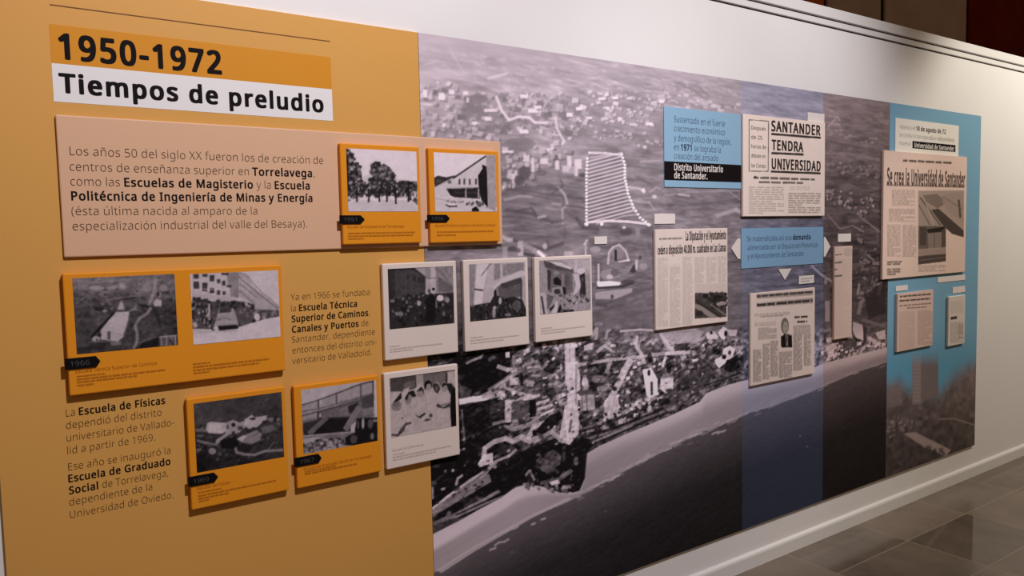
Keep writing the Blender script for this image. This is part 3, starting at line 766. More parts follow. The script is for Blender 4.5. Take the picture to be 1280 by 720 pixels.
small = [('La *Escuela de Físicas*', 82.8, 521, 206.7, 506), ('dependió del distrito', 82.8, 536.4, 202, 521),
         ('universitario de Vallado-', 83.6, 552, 217.8, 535), ('lid a partir de 1969.', 84.4, 567.8, 194, 551.7),
         ('Ese año se inauguró la', 85.6, 588.3, 213.3, 568.3), ('*Escuela de Graduado*', 85.6, 603, 213.3, 582.2),
         ('*Social* de Torrelavega,', 86.4, 617.8, 210.5, 597.5), ('dependiente de la', 87, 632.2, 190.6, 615.6),
         ('Universidad de Oviedo.', 87.8, 648, 217, 625.8)]
small2 = [('Ya en 1966 se fundaba', 363.6, 375.5, 462.4, 370.3), ('la *Escuela Técnica*', 364, 389.5, 446.3, 384),
          ('*Superior de Caminos*,', 364.6, 402.7, 462.4, 396), ('*Canales y Puertos* de', 365, 415.8, 460.5, 407),
          ('Santander, dependiente', 365, 428.6, 468.6, 420), ('entonces del distrito uni-', 365.6, 442, 471, 431.5),
          ('versitario de Valladolid.', 365.5, 455.2, 464.5, 445)]
paragraph(small, T_PANEL, ty, panel, 0.0188)
paragraph(small2, T_PANEL, ty, panel, 0.0188)

# ------------------------------------------------------------------ the aerial photograph printed on the right panel
mural = empty('mural_panel', (MX0 + MX1) / 2, -T_PANEL, MZ0)
tag(mural, 'wide black and white aerial photograph of a coastal town filling the right panel', 'mural')
box('panel_sheet', MX0 + .0005, MX1, -T_PANEL, -0.001, MZ0, MZ1, black_card, mural, 0.001)


def town():
    c = Print(MX0, MX1, MZ0, MZ1, T_PANEL, 1080, 720)
    xs = [520, 560, 600, 640, 680, 720, 760, 800, 840, 880, 925, 980, 1030, 1070, 1109]
    ys = [45, 90, 120, 145, 170, 200, 230, 260, 290, 320, 350, 390, 420, 450, 480, 510, 540, 580, 640]
    rows = [
        [.68, .67, .66, .66, .65, .64, .63, .62, .62, .62, .61, .58, .57, .56, .55],
        [.67, .66, .65, .65, .64, .63, .62, .61, .61, .61, .61, .58, .56, .55, .54],
        [.66, .66, .63, .64, .64, .60, .58, .57, .58, .60, .60, .57, .55, .53, .52],
        [.64, .62, .54, .60, .63, .56, .55, .56, .55, .56, .56, .55, .53, .51, .50],
        [.54, .54, .52, .54, .58, .53, .51, .52, .52, .53, .52, .50, .49, .47, .46],
        [.50, .50, .49, .48, .53, .55, .50, .48, .48, .48, .48, .47, .44, .41, .40],
        [.48, .48, .47, .42, .45, .45, .47, .47, .46, .46, .45, .43, .39, .36, .35],
        [.46, .45, .44, .41, .42, .42, .45, .45, .44, .43, .42, .40, .34, .31, .30],
        [.44, .43, .42, .42, .42, .42, .41, .41, .41, .41, .40, .38, .31, .27, .27],
        [.42, .42, .42, .44, .40, .42, .44, .40, .40, .40, .38, .36, .29, .25, .25],
        [.36, .36, .36, .36, .36, .38, .40, .38, .37, .36, .36, .34, .28, .23, .22],
        [.30, .30, .30, .30, .32, .34, .35, .34, .33, .33, .34, .33, .27, .24, .22],
        [.22, .20, .18, .20, .28, .32, .31, .32, .36, .38, .34, .33, .33, .32, .30],
        [.16, .13, .13, .20, .27, .30, .28, .29, .27, .27, .28, .34, .38, .38, .38],
        [.15, .13, .18, .26, .28, .32, .28, .28, .26, .24, .26, .36, .42, .42, .42],
        [.13, .12, .18, .26, .30, .34, .28, .26, .25, .24, .30, .40, .40, .40, .40],
        [.12, .11, .13, .22, .25, .28, .22, .25, .25, .25, .30, .40, .40, .40, .40],
        [.12, .11, .11, .12, .15, .15, .20, .25, .25, .25, .30, .40, .40, .40, .40],
        [.16, .13, .12, .12, .15, .18, .20, .25, .25, .25, .30, .40, .40, .40, .40]]
    c.lattice(xs, ys, rows)
    PX, PY = c.pixels()
    low = np.clip((PY - 130) / 60, 0, 1)
    c.g += (0.022 + 0.03 * low) * c.noise(26, 7, 3, 4) + 0.02 * low * c.noise(7, 3, 5, 2)
    rough = np.clip((PY - 395) / 40, 0, 1) * np.clip((1120 - PX) / 20, 0, 1)
    c.g += rough * 0.10 * c.noise(9, 7, 11, 3)
    hill = np.clip((PY - 45) / 60, 0, 1) * np.clip((400 - PY) / 60, 0, 1)
    n1 = c.streaks(16, 3.2, .10, 201, 3)
    n2 = c.streaks(34, 6, -.02, 202, 3)
    patch = np.clip(.5 + .9 * c.noise(70, 40, 203, 2), 0, 1)
    c.g += hill * (.15 * np.clip(n1 - .30, 0, 1) * patch + .06 * np.clip(n1, -1, 0) + .05 * n2)
    # distant hills: faint pale flecks and field edges
    c.specks([(528, 55), (700, 75), (920, 110), (920, 125), (700, 118), (528, 100)], 70, (1.5, 4), (.68, .76), .45, 2.4, .1, 21)
    for p in ([(528, 82), (548, 76)], [(575, 74), (596, 78)], [(590, 68), (604, 76)], [(545, 87), (570, 90)], [(562, 62), (578, 88)],
              [(610, 98), (632, 92)], [(628, 86), (640, 94)], [(592, 102), (604, 106)], [(655, 82), (665, 84)], [(700, 72), (745, 84)]):
        c.line(p, 2.2, .76, .4)
    c.line([(610, 98), (634, 92)], 3.4, .80, .6)
    for p in ([(835, 106), (862, 110), (880, 122)], [(845, 104), (858, 108)], [(875, 110), (886, 120)], [(720, 128), (740, 131), (790, 134)],
              [(680, 150), (720, 152), (760, 158), (826, 166)], [(690, 140), (740, 146)], [(780, 172), (830, 168)]):
        c.line(p, 1.8, .47, .55)
    # the near edge of the far town
    town_a = [(526, 108), (560, 100), (600, 118), (660, 112), (715, 118), (735, 150), (712, 175), (660, 172), (600, 168), (526, 150)]
    c.specks(town_a, 150, (2, 6.5), (.66, .86), .7, 1.4, 0.2, 31, .42)
    c.specks(town_a, 90, (3, 8), (.40, .50), .7, 1.6, 0.2, 32)
    c.specks([(526, 140), (590, 150), (640, 170), (625, 176), (526, 168)], 45, (3, 7), (.60, .78), .8, 1.4, .2, 33, .38)
    c.specks([(720, 112), (830, 124), (826, 160), (730, 150)], 75, (2, 5), (.66, .86), .8, 2.2, .12, 34, .42)
    c.specks([(820, 112), (926, 128), (926, 142), (830, 132)], 34, (2, 4.5), (.64, .78), .75, 2.2, .25, 35)
    c.specks([(690, 150), (826, 168), (826, 185), (760, 178), (720, 178)], 30, (2, 4.5), (.62, .8), .7, 2.4, .12, 36, .40)
    c.oval(596, 124, 14, 6, .46, .8).oval(593, 138, 18, 9, .47, .7).oval(612, 158, 16, 6, .48, .5).oval(650, 180, 20, 8, .44, .7)
    for x, y, w, h in ((529, 112, 5, 10), (548, 116, 8, 9), (561, 112, 7, 6), (583, 122, 3, 6), (605, 136, 16, 4), (579, 114, 6, 5), (660, 136, 12, 5),
                       (650, 118, 10, 5), (668, 132, 9, 4), (606, 146, 8, 5), (553, 154, 4, 5), (590, 152, 7, 4), (720, 134, 8, 4), (748, 122, 9, 3),
                       (808, 153, 8, 4), (824, 125, 6, 4), (765, 121, 8, 3), (649, 162, 11, 5), (708, 141, 8, 5), (734, 146, 6, 3)):
        c.quad(x, y, x + w, y + h, .88, .85)
        c.quad(x + w * .2, y + h, x + w * 1.1, y + h + 2, .40, .5)
    c.line([(620, 120), (627, 138), (636, 150), (648, 146), (662, 147), (668, 153), (684, 154)], 3.2, .84, .9)
    c.line([(694, 146), (696, 160), (700, 168), (706, 178)], 2.6, .80, .85).line([(684, 188), (700, 182), (704, 178)], 2.6, .82, .9)
    # blocks in front of the far town
    c.specks([(628, 185), (690, 175), (728, 196), (728, 220), (690, 215), (628, 240)], 46, (3, 8), (.55, .80), .8, 1.2, 0, 41, .30)
    c.quad(627, 188, 642, 191, .82, .9)
    for x, y, w, h in ((640, 217, 4, 15), (643, 213, 6, 6), (654, 194, 8, 8), (664, 197, 4, 18), (694, 201, 5, 11), (709, 195, 5, 16), (718, 199, 9, 12),
                       (703, 207, 8, 8), (718, 210, 4, 10), (675, 198, 10, 7)):
        c.quad(x, y, x + w, y + h, .80, .85)
    c.quad(703, 207, 720, 217, .66, .6)
    c.oval(655, 216, 9, 8, .30, .75).oval(649, 226, 7, 6, .28, .7).oval(632, 225, 5, 3, .30, .7).oval(676, 216, 8, 4, .34, .6).oval(728, 219, 4, 3, .25, .7)
    # fields with dark hedges
    for p, w, v, a in (([(630, 236), (650, 236), (676, 242), (712, 246), (732, 250)], 2.5, .30, .55), ([(640, 230), (665, 244), (700, 250)], 2, .34, .5),
                       ([(672, 232), (700, 232), (732, 236)], 2, .33, .5), ([(630, 250), (650, 245), (665, 246)], 3, .62, .6),
                       ([(698, 234), (706, 244), (709, 254), (703, 262), (704, 280)], 3, .66, .7), ([(632, 262), (668, 268), (672, 272)], 4, .26, .6),
                       ([(645, 264), (664, 260), (670, 268)], 3, .28, .6), ([(672, 270), (690, 278), (704, 276)], 4, .27, .6), ([(672, 272), (682, 270)], 3, .70, .7),
                       ([(690, 254), (704, 256)], 2.5, .62, .6), ([(702, 256), (732, 260)], 2.5, .30, .6), ([(706, 262), (716, 272), (732, 278)], 2.5, .33, .5),
                       ([(640, 300), (680, 312), (704, 304)], 4, .26, .65), ([(684, 300), (686, 312)], 3, .30, .6), ([(640, 290), (684, 294)], 2, .52, .5),
                       ([(700, 225), (704, 232), (690, 242)], 2.4, .28, .5), ([(720, 272), (728, 284), (748, 286)], 5, .27, .6), ([(752, 284), (790, 286)], 4, .30, .5),
                       ([(704, 246), (706, 300)], 1.6, .3, .4)):
        c.line(p, w, v, a)
    # right of the hatched field
    for p, w, v, a in (([(800, 202), (825, 201)], 2, .64, .7), ([(786, 234), (800, 236), (806, 240)], 3.4, .70, .8), ([(812, 240), (820, 234), (826, 236)], 2.4, .62, .7),
                       ([(830, 244), (870, 240), (926, 238)], 1.8, .58, .6), ([(840, 250), (870, 256), (924, 250)], 2.5, .36, .6), ([(800, 225), (822, 232)], 1.6, .36, .5),
                       ([(810, 252), (818, 262)], 2, .64, .6), ([(850, 262), (900, 262), (926, 268)], 2, .36, .5), ([(896, 270), (920, 262), (927, 266)], 5, .66, .6),
                       ([(848, 243), (862, 245)], 2.5, .72, .7), ([(912, 240), (926, 250)], 1.6, .6, .6)):
        c.line(p, w, v, a)
    c.oval(804, 238, 2.4, 3, .82, .9).oval(818, 246, 3, 2.5, .76, .8).oval(806, 184, 2.4, 2, .8, .8).oval(780, 285, 2.2, 2.2, .85, .9)
    c.oval(782, 290, 8, 5, .27, .7).oval(797, 290, 3, 5, .56, .6)
    # between the white boards and the newspaper cutting
    c.line([(627, 296), (636, 300), (640, 300)], 5, .66, .8).quad(647, 301, 654, 320, .66, .8).oval(640, 311, 6, 3, .25, .8).oval(648, 313, 3, 3, .28, .7)
    c.line([(655, 305), (668, 313), (682, 320)], 6, .60, .6).line([(672, 314), (680, 321)], 4, .82, .9).oval(681, 308, 3, 4, .66, .8)
    c.quad(628, 308, 634, 324, .58, .6).line([(655, 317), (668, 320)], 4, .2, .7)
    c.quad(705, 314, 716, 322, .66, .6).line([(730, 306), (734, 300)], 3, .74, .7).quad(731, 304, 733, 320, .72, .6).oval(744, 312, 7, 4, .60, .7)
    c.line([(760, 330), (761, 316), (766, 309), (774, 306), (782, 314), (786, 326)], 2.6, .70, .8).oval(772, 316, 8, 8, .50, .6).quad(768, 312, 771, 326, .12, .9)
    c.poly([(772, 327), (786, 324), (787, 326), (773, 328)], .80, .9)
    c.quad(743, 328, 752, 352, .30, .5).line([(748, 330), (748, 355)], 2.6, .72, .8).oval(761, 343, 11, 7, .52, .7).oval(768, 341, 5, 5, .33, .8).oval(762, 346, 4, 3, .72, .7)
    c.poly([(746, 352), (762, 351), (776, 353), (774, 357), (750, 359), (746, 357)], .84, .9).line([(746, 360), (778, 358), (790, 354)], 3, .17, .8)
    c.poly([(744, 366), (770, 362), (790, 360), (790, 365), (768, 374), (744, 374)], .60, .75).oval(765, 371, 2, 3, .2, .8).line([(745, 380), (758, 382)], 5, .24, .7)
    c.oval(785, 353, 9, 4, .22, .7).oval(801, 332, 11, 8, .44, .7).quad(794, 325, 797, 337, .70, .8).oval(800, 322, 2, 3, .2, .7).poly([(786, 341), (793, 329), (795, 341)], .16, .8).oval(804, 333, 5, 4, .56, .7)
    c.line([(800, 296), (818, 345)], 4, .38, .4).line([(806, 300), (820, 360)], 4, .48, .3)
    c.oval(748, 405, 6, 3, .50, .6)
    # the built-up foreground
    fore = [(655, 430), (730, 420), (800, 440), (820, 448), (860, 425), (918, 410), (922, 440), (890, 470), (840, 490), (800, 520), (760, 535), (735, 545), (700, 540), (650, 530), (600, 540), (575, 560), (575, 545), (600, 500), (640, 475)]
    c.specks(fore, 150, (3, 8), (.40, .62), .7, 1.4, -.35, 51, .12)
    c.specks(fore, 110, (3, 11), (.10, .20), .65, 1.6, -.3, 52)
    c.specks(fore, 60, (2, 5), (.68, .78), .85, 1.4, -.35, 53, .08)
    fine = np.clip((PY - 400) / 30, 0, 1) * np.clip((1114 - PX) / 8, 0, 1)
    c.g *= 1 + fine * (.30 * c.noise(6, 5, 101, 2) + .22 * c.streaks(14, 4, -.45, 102, 2))
    # dark woods on the left
    c.poly([(573, 446), (600, 440), (640, 436), (636, 470), (605, 488), (580, 492), (575, 480)], .085, .85)
    c.line([(583, 454), (594, 449), (602, 446)], 3, .45, .8).line([(611, 450), (618, 446)], 4, .30, .7).line([(600, 448), (604, 442)], 2.4, .4, .7)
    c.poly([(575, 482), (590, 486), (587, 497), (575, 498)], .26, .7).line([(575, 502), (592, 499), (610, 497)], 7, .66, .9).line([(594, 501), (630, 492)], 4, .60, .85)
    c.poly([(600, 494), (612, 488), (632, 488), (625, 496), (604, 499)], .48, .8)
    c.line([(612, 488), (636, 472), (650, 462)], 6, .40, .8).line([(618, 484), (640, 470)], 2.5, .52, .8)
    c.line([(622, 458), (634, 462), (645, 462)], 5, .56, .8).quad(632, 440, 637, 447, .62, .9).quad(640, 444, 644, 462, .42, .8).quad(637, 472, 648, 481, .56, .9)
    c.quad(650, 466, 654, 482, .12, .9).poly([(656, 475), (668, 476), (666, 484), (658, 482)], .5, .8).poly([(656, 454), (672, 450), (678, 462), (660, 466)], .46, .8)
    c.line([(656, 458), (676, 455)], 2, .30, .8).line([(657, 463), (676, 460)], 2, .32, .8).poly([(678, 462), (694, 448), (700, 455), (690, 468)], .12, .8)
    c.line([(630, 484), (650, 492), (668, 496)], 4, .55, .7).line([(625, 490), (640, 504), (652, 497)], 3, .6, .7).line([(655, 500), (674, 494)], 4, .58, .8)
    c.line([(668, 505), (686, 500)], 3.4, .6, .8).line([(672, 512), (690, 506)], 3.4, .62, .8).line([(676, 519), (692, 512)], 3, .6, .8)
    c.poly([(575, 508), (612, 499), (632, 500), (636, 528), (602, 540), (578, 548)], .10, .9)
    c.poly([(612, 502), (631, 500), (632, 521), (612, 524)], .20, .8).quad(631, 500, 639, 528, .56, .9).poly([(640, 502), (661, 500), (661, 522), (640, 525)], .26, .9).poly([(662, 500), (670, 499), (670, 520), (662, 522)], .08, .9)
    c.line([(577, 512), (581, 556)], 2, .34, .8).line([(616, 530), (632, 526)], 4, .42, .8).line([(630, 534), (644, 536), (664, 530), (672, 524)], 6, .44, .8)
    c.poly([(582, 545), (625, 530), (640, 540), (606, 556), (584, 566)], .12, .7)
    c.line([(604, 575), (606, 560), (618, 552), (632, 548), (640, 552)], 6, .52, .85).line([(640, 552), (652, 546), (662, 552), (672, 548)], 7, .50, .85)
    c.oval(632, 562, 12, 6, .16, .9).poly([(604, 568), (616, 566), (616, 578), (600, 584), (597, 580)], .60, .9).line([(612, 580), (636, 570), (645, 562)], 3.4, .48, .85)
    c.line([(600, 598), (612, 585), (620, 578)], 4, .46, .85).line([(660, 548), (668, 532), (678, 530)], 6, .56, .8).oval(668, 541, 3, 4, .10, .9)
    c.poly([(536, 560), (578, 552), (600, 560), (590, 585), (575, 602), (545, 620), (537, 622)], .085, .85).oval(566, 588, 2, 2, .5, .9).oval(545, 583, 5, 2, .24, .7)
    c.poly([(640, 570), (700, 545), (716, 560), (712, 600), (650, 606), (600, 620), (620, 590)], .085, .88)
    # road along the beach on the left
    c.poly([(537, 638), (560, 618), (590, 596), (606, 590), (612, 594), (614, 602), (580, 622), (548, 640), (537, 646)], .40, .85)
    c.line([(537, 638), (566, 616), (606, 588)], 2.5, .55, .8).line([(537, 650), (574, 630), (612, 606)], 2.5, .10, .85).line([(540, 645), (612, 600)], 3, .34, .7)
    c.line([(570, 606), (572, 598), (578, 594)], 3, .50, .85).quad(538, 608, 542, 624, .48, .8).oval(540, 604, 6, 3, .3, .7)
    c.specks([(560, 622), (600, 598), (612, 602), (580, 622)], 18, (1.5, 3), (.12, .2), .8, 1.3, -.5, 61)
    c.line([(540, 656), (575, 640), (606, 624), (624, 614)], 4, .40, .85).line([(560, 650), (610, 628), (630, 620)], 3, .42, .8).line([(570, 644), (620, 620)], 2, .12, .8)
    c.poly([(537, 654), (556, 648), (572, 650), (574, 653), (538, 669)], .20, .9).line([(538, 656), (558, 648), (562, 640)], 5, .34, .7)
    # the avenue, the tower and its square
    c.line([(712, 430), (713, 480)], 13, .58, .85).quad(707, 430, 722, 434, .62, .9).line([(712, 430), (712, 470)], 2, .46, .7).quad(709, 452, 725, 510, .58, .9)
    c.line([(720, 455), (720, 512)], 2, .38, .7).poly([(730, 432), (742, 428), (742, 438), (730, 438)], .56, .9)
    c.poly([(706, 506), (722, 506), (724, 540), (712, 556), (698, 552), (702, 530)], .56, .9).line([(714, 525), (712, 540)], 3, .24, .8).line([(706, 512), (710, 550)], 2, .66, .7)
    c.line([(690, 540), (704, 552)], 6, .50, .8).poly([(686, 520), (700, 514), (704, 522), (694, 530), (688, 540), (676, 542), (668, 540)], .08, .9).line([(680, 545), (694, 536)], 5, .45, .8)
    c.poly([(722, 452), (738, 445), (752, 444), (800, 446), (760, 470), (736, 480), (726, 478)], .15, .55)
    c.line([(722, 456), (760, 450), (800, 446), (836, 441)], 4, .52, .85).line([(742, 436), (800, 432), (810, 440)], 8, .27, .7).line([(726, 442), (760, 436)], 6, .28, .6)
    c.line([(788, 450), (780, 464), (772, 482), (762, 500), (758, 520)], 8, .55, .85).oval(768, 486, 3, 3, .15, .9).line([(764, 448), (758, 466)], 5, .44, .8)
    c.poly([(762, 496), (772, 494), (776, 520), (760, 524)], .54, .85).line([(740, 420), (746, 410), (745, 424)], 4, .52, .8).line([(757, 424), (759, 414), (763, 412)], 3.5, .52, .8)
    c.line([(775, 414), (800, 412), (818, 413)], 2.6, .60, .85).line([(793, 424), (796, 434), (803, 445), (805, 454)], 4.5, .56, .85).line([(788, 430), (796, 428), (796, 420)], 3.5, .58, .85).line([(798, 434), (800, 426), (806, 424)], 2.5, .48, .85)
    c.line([(746, 440), (756, 432), (764, 438)], 4, .54, .85).oval(766, 432, 4, 2, .6, .9).oval(731, 478, 4, 6, .62, .85).line([(726, 495), (734, 482), (730, 470)], 5, .50, .7)
    c.oval(748, 474, 9, 5, .36, .8).oval(752, 486, 7, 3, .62, .85).poly([(742, 480), (760, 478), (758, 492), (744, 494)], .22, .5).quad(722, 500, 742, 508, .18, .8)
    c.poly([(724, 492), (742, 490), (744, 512), (726, 514)], .50, .8).line([(727, 494), (728, 513)], 1.5, .25, .8).line([(733, 494), (734, 513)], 1.5, .25, .8).poly([(722, 488), (741, 486), (742, 493), (724, 495)], .26, .9)
    # white blocks at the centre right
    c.poly([(803, 462), (814, 460), (822, 474), (822, 492), (812, 498), (808, 494)], .70, .95).quad(813, 477, 816, 494, .16, .9).oval(811, 466, 2, 4, .10, .9).oval(812, 446, 3, 5, .12, .7).oval(818, 450, 2, 3, .6, .8)
    c.poly([(826, 472), (842, 470), (841, 486), (832, 492), (825, 486)], .60, .95).poly([(828, 468), (842, 465), (842, 472), (826, 474)], .38, .8).line([(828, 458), (832, 446)], 3.5, .60, .9).oval(836, 462, 3, 5, .10, .9)
    c.poly([(822, 413), (862, 409), (880, 414), (872, 426), (848, 430), (836, 428), (840, 438), (836, 440), (828, 428)], .52, .8).line([(826, 416), (866, 414)], 1.5, .40, .7).line([(832, 442), (862, 440)], 4.5, .58, .9).line([(826, 418), (842, 440)], 4, .58, .8)
    c.quad(862, 449, 872, 453, .66, .9).poly([(845, 432), (858, 428), (856, 438), (848, 438)], .22, .8).line([(866, 428), (880, 422)], 4, .52, .8)
    c.poly([(882, 416), (892, 414), (898, 420), (896, 424), (884, 424)], .62, .95).oval(889, 416, 2, 2, .12, .9).poly([(897, 416), (904, 408), (909, 411), (906, 424), (902, 424)], .66, .95).poly([(908, 412), (922, 412), (920, 420), (912, 420)], .58, .9).oval(907, 417, 2, 4, .08, .9).oval(888, 427, 3, 3, .55, .8)
    c.poly([(893, 450), (903, 444), (904, 436), (912, 432), (919, 436), (916, 446), (906, 454), (899, 460), (895, 456)], .62, .95).oval(905, 446, 3, 3, .10, .9).oval(912, 441, 2, 3, .2, .9)
    c.poly([(908, 450), (920, 446), (926, 458), (912, 466), (905, 462)], .08, .85).oval(896, 440, 5, 4, .12, .8).oval(886, 440, 6, 5, .15, .6).poly([(858, 455), (886, 446), (896, 462), (884, 480), (850, 486), (846, 474)], .23, .75)
    c.oval(866, 460, 6, 3, .15, .7).line([(846, 466), (856, 458)], 2, .36, .6).line([(878, 450), (892, 462)], 3, .13, .6)
    c.line([(840, 500), (862, 488), (888, 478), (912, 470), (925, 468)], 4, .24, .8).line([(888, 478), (915, 470)], 2.5, .40, .8).line([(880, 482), (926, 466)], 2, .10, .8)
    # promenade above the beach
    c.poly([(716, 548), (760, 536), (830, 510), (837, 516), (780, 540), (735, 562), (716, 566)], .13, .85)
    c.line([(730, 550), (770, 538), (830, 514)], 3, .34, .85).line([(742, 552), (790, 532)], 2.6, .44, .8).line([(724, 540), (760, 528), (800, 512), (832, 500)], 4, .14, .8).line([(750, 526), (782, 514), (820, 496)], 5, .46, .6)
    c.specks([(745, 520), (810, 498), (836, 500), (800, 518), (752, 534)], 26, (2, 5), (.10, .16), .8, 1.3, -.4, 63)
    c.specks([(780, 505), (812, 498), (832, 505), (800, 518)], 14, (2, 5), (.5, .62), .8, 1.3, -.4, 64)
    # the right strip of town beside the tower cutting
    c.specks([(1032, 150), (1105, 175), (1105, 185), (1032, 168)], 14, (1.5, 3), (.55, .68), .7, 3, .2, 71)
    c.line([(1034, 160), (1046, 146), (1050, 151)], 2.4, .66, .7).line([(1033, 192), (1060, 192), (1100, 200)], 3, .54, .6).line([(1034, 176), (1070, 184), (1106, 192)], 2.4, .36, .6)
    c.specks([(1032, 200), (1085, 205), (1105, 222), (1095, 228), (1032, 212)], 34, (2, 4), (.42, .60), .8, 2, .3, 72, .2)
    c.specks([(1032, 236), (1090, 246), (1104, 268), (1060, 262), (1032, 250)], 34, (2, 4.5), (.50, .70), .8, 1.8, .35, 73, .16)
    c.specks([(1072, 262), (1106, 300), (1106, 360), (1074, 395), (1070, 330)], 40, (2, 4.5), (.32, .50), .75, 2.4, .4, 74, .1)
    for p in ([(1034, 268), (1050, 286), (1066, 282), (1080, 290)], [(1076, 272), (1100, 290)], [(1074, 326), (1082, 330)], [(1084, 318), (1092, 326)]):
        c.line(p, 2, .50, .7)
    c.line([(1014, 332), (1026, 343), (1040, 352), (1046, 362)], 3, .52, .85).oval(1032, 352, 2, 4, .5, .8).quad(1031, 376, 1037, 402, .52, .85).line([(1072, 368), (1074, 355)], 3, .5, .8)
    c.line([(1073, 392), (1076, 378), (1080, 374)], 5, .42, .8).line([(1098, 368), (1102, 352)], 4, .46, .8).poly([(1080, 370), (1106, 350), (1107, 390), (1086, 400)], .14, .7)
    c.poly([(1066, 402), (1078, 406), (1080, 426), (1070, 422), (1066, 414)], .58, .9).poly([(1079, 406), (1084, 410), (1082, 428), (1079, 426)], .18, .9)
    c.line([(1030, 414), (1040, 412)], 3, .44, .8).line([(1078, 400), (1106, 408)], 4, .36, .8).poly([(1094, 416), (1106, 412), (1107, 424), (1098, 424)], .58, .9).line([(1086, 422), (1096, 430), (1107, 434)], 5, .56, .85)
    c.poly([(1030, 432), (1048, 428), (1052, 436), (1034, 440)], .52, .9).line([(1034, 425), (1048, 422), (1064, 420)], 5, .56, .9).poly([(1046, 430), (1066, 424), (1078, 434), (1058, 444), (1042, 446)], .24, .8)
    c.specks([(1032, 436), (1060, 428), (1106, 428), (1106, 434), (1070, 446), (1034, 450)], 44, (2, 4.5), (.46, .64), .8, 1.6, -.25, 75, .16)
    # beach: dry sand, wet sand, surf and sea
    land = [(537, 669.5), (574, 651), (600, 636), (626, 622.5), (640, 612), (647, 608), (656, 606), (683, 608), (716, 616), (724, 613), (730, 598), (732, 568),
            (735, 566), (748, 558), (779, 544), (837, 520), (856, 511), (875, 502), (882, 492), (892, 488), (910, 481), (928, 476), (980, 466), (1018, 459), (1030, 454), (1073, 443), (1109, 434)]
    surf = [(1109, 453), (1072, 465), (1030, 483), (997.5, 496), (965, 508), (928, 519), (901, 532), (872, 542), (846, 556), (802, 578), (755, 603), (726, 619),
            (709, 628), (665, 646), (626, 668), (590, 687), (560, 706), (543, 716), (530, 726)]
    c.poly(land + surf, .60)
    wet = [(532, 692), (580, 668), (631, 641), (656, 626), (690, 616), (716, 620), (758, 590), (800, 566), (846, 540), (880, 522), (928, 503), (980, 488), (1030, 472), (1072, 456), (1109, 444)]
    yl = np.interp(PX, [p[0] for p in land], [p[1] for p in land])
    yf = np.interp(PX, [p[0] for p in surf[::-1]], [p[1] for p in surf[::-1]])
    t = (PY - yl) / np.maximum(yf - yl, 1.0)
    soft = np.interp(PX, [535, 650, 740, 1109], [.07, .10, .30, .30])
    mid = np.interp(PX, [535, 650, 740, 850, 1109], [.42, .36, .20, .30, .42])
    wetness = 1 / (1 + np.exp(-np.clip((t - mid) / soft * 3, -20, 20)))
    sand = np.interp(PX, [535, 640, 735, 800, 860, 1109], [.615, .62, .56, .59, .62, .60]) - wetness * np.interp(PX, [535, 700, 745, 860, 1109], [.15, .12, .13, .17, .17])
    sand = sand + .010 * c.streaks(40, 3, -.42, 95, 3)
    on = (t > 0) & (t < 1.02) & (np.abs(c.g - .60) < 1e-4)
    c.g = np.where(on, sand, c.g)
    c.poly(surf[::-1] + [(1120, 620), (1120, 740), (520, 740)], .16)
    sx = (PX - 540) / 570.0
    SL = (PY - np.interp(PX, [p[0] for p in surf[::-1]], [p[1] for p in surf[::-1]]))
    seam = SL > 0
    sea = np.clip(.25 - .12 * np.clip(SL / 70.0, 0, 1) - .07 * np.clip(SL / 160.0, 0, 1) + .045 * np.clip(.45 - sx, 0, 1), .06, 1)
    sea = sea + .010 * c.streaks(18, 3, -.25, 90, 3) + .006 * c.noise(4, 2, 91, 1)
    ok = seam & (PX < 1112)
    c.g = np.where(ok, sea, c.g)
    c.poly([(545, 713), (590, 684), (626, 664), (665, 643), (712, 621), (713, 624), (666, 647), (628, 669), (592, 690), (552, 716)], .55, .8)
    r = np.random.RandomState(5)
    for _ in range(110):
        x = r.uniform(720, 1100)
        y = np.interp(x, [p[0] for p in surf[::-1]], [p[1] for p in surf[::-1]]) + r.normal(-1, 3.0)
        L = r.uniform(4, 15) * (1 if x < 930 else .7)
        c.line([(x, y), (x + L * .4, y - L * .26), (x + L, y - L * .48)], r.uniform(1.0, 2.2), .54 if x < 935 else .48, r.uniform(.25, .6))
    for x, y, L in ((632, 665, 16), (618, 682, 18), (612, 688, 8), (753, 604, 16), (765, 598, 10), (795, 580, 14), (838, 556, 14), (868, 545, 10), (897, 542, 10), (890, 543, 8), (676, 650, 6), (664, 656, 5)):
        c.line([(x, y), (x + L * .3, y - L * .22), (x + L * .7, y - L * .28), (x + L, y - L * .46)], 2.4, .55, .7)
    for x, y in ((560, 700), (640, 690), (757, 639), (824, 560), (872, 552), (1000, 545), (1009, 558)):
        c.oval(x, y, 1.2, 1.2, .36, .6)
    # headland: the long shadow of the tower over its wooded mound
    c.poly([(690, 556), (712, 556), (720, 548), (736, 548), (742, 556), (734, 566), (731, 598), (724, 614), (700, 616), (684, 610), (668, 606), (650, 606), (640, 600), (655, 580)], .085, .9)
    c.poly([(674, 570), (692, 562), (702, 570), (700, 580), (684, 592), (672, 584)], .28, .7).oval(685, 586, 10, 5, .30, .6).oval(720, 576, 3, 6, .34, .7).quad(703, 556, 707, 578, .18, .8)
    c.line([(657, 594), (662, 588), (668, 600)], 3, .42, .8).line([(676, 604), (700, 598), (706, 590)], 4, .36, .7).poly([(686, 603), (698, 599), (700, 604), (690, 607)], .6, .85).line([(703, 596), (714, 588)], 5, .40, .7)
    c.specks([(650, 604), (720, 606), (716, 616), (660, 610)], 24, (2, 5), (.35, .55), .75, 1.5, 0, 66, .1)
    c.specks([(660, 570), (716, 562), (714, 600), (660, 604)], 34, (2, 5), (.14, .34), .7, 1.5, -.3, 67)
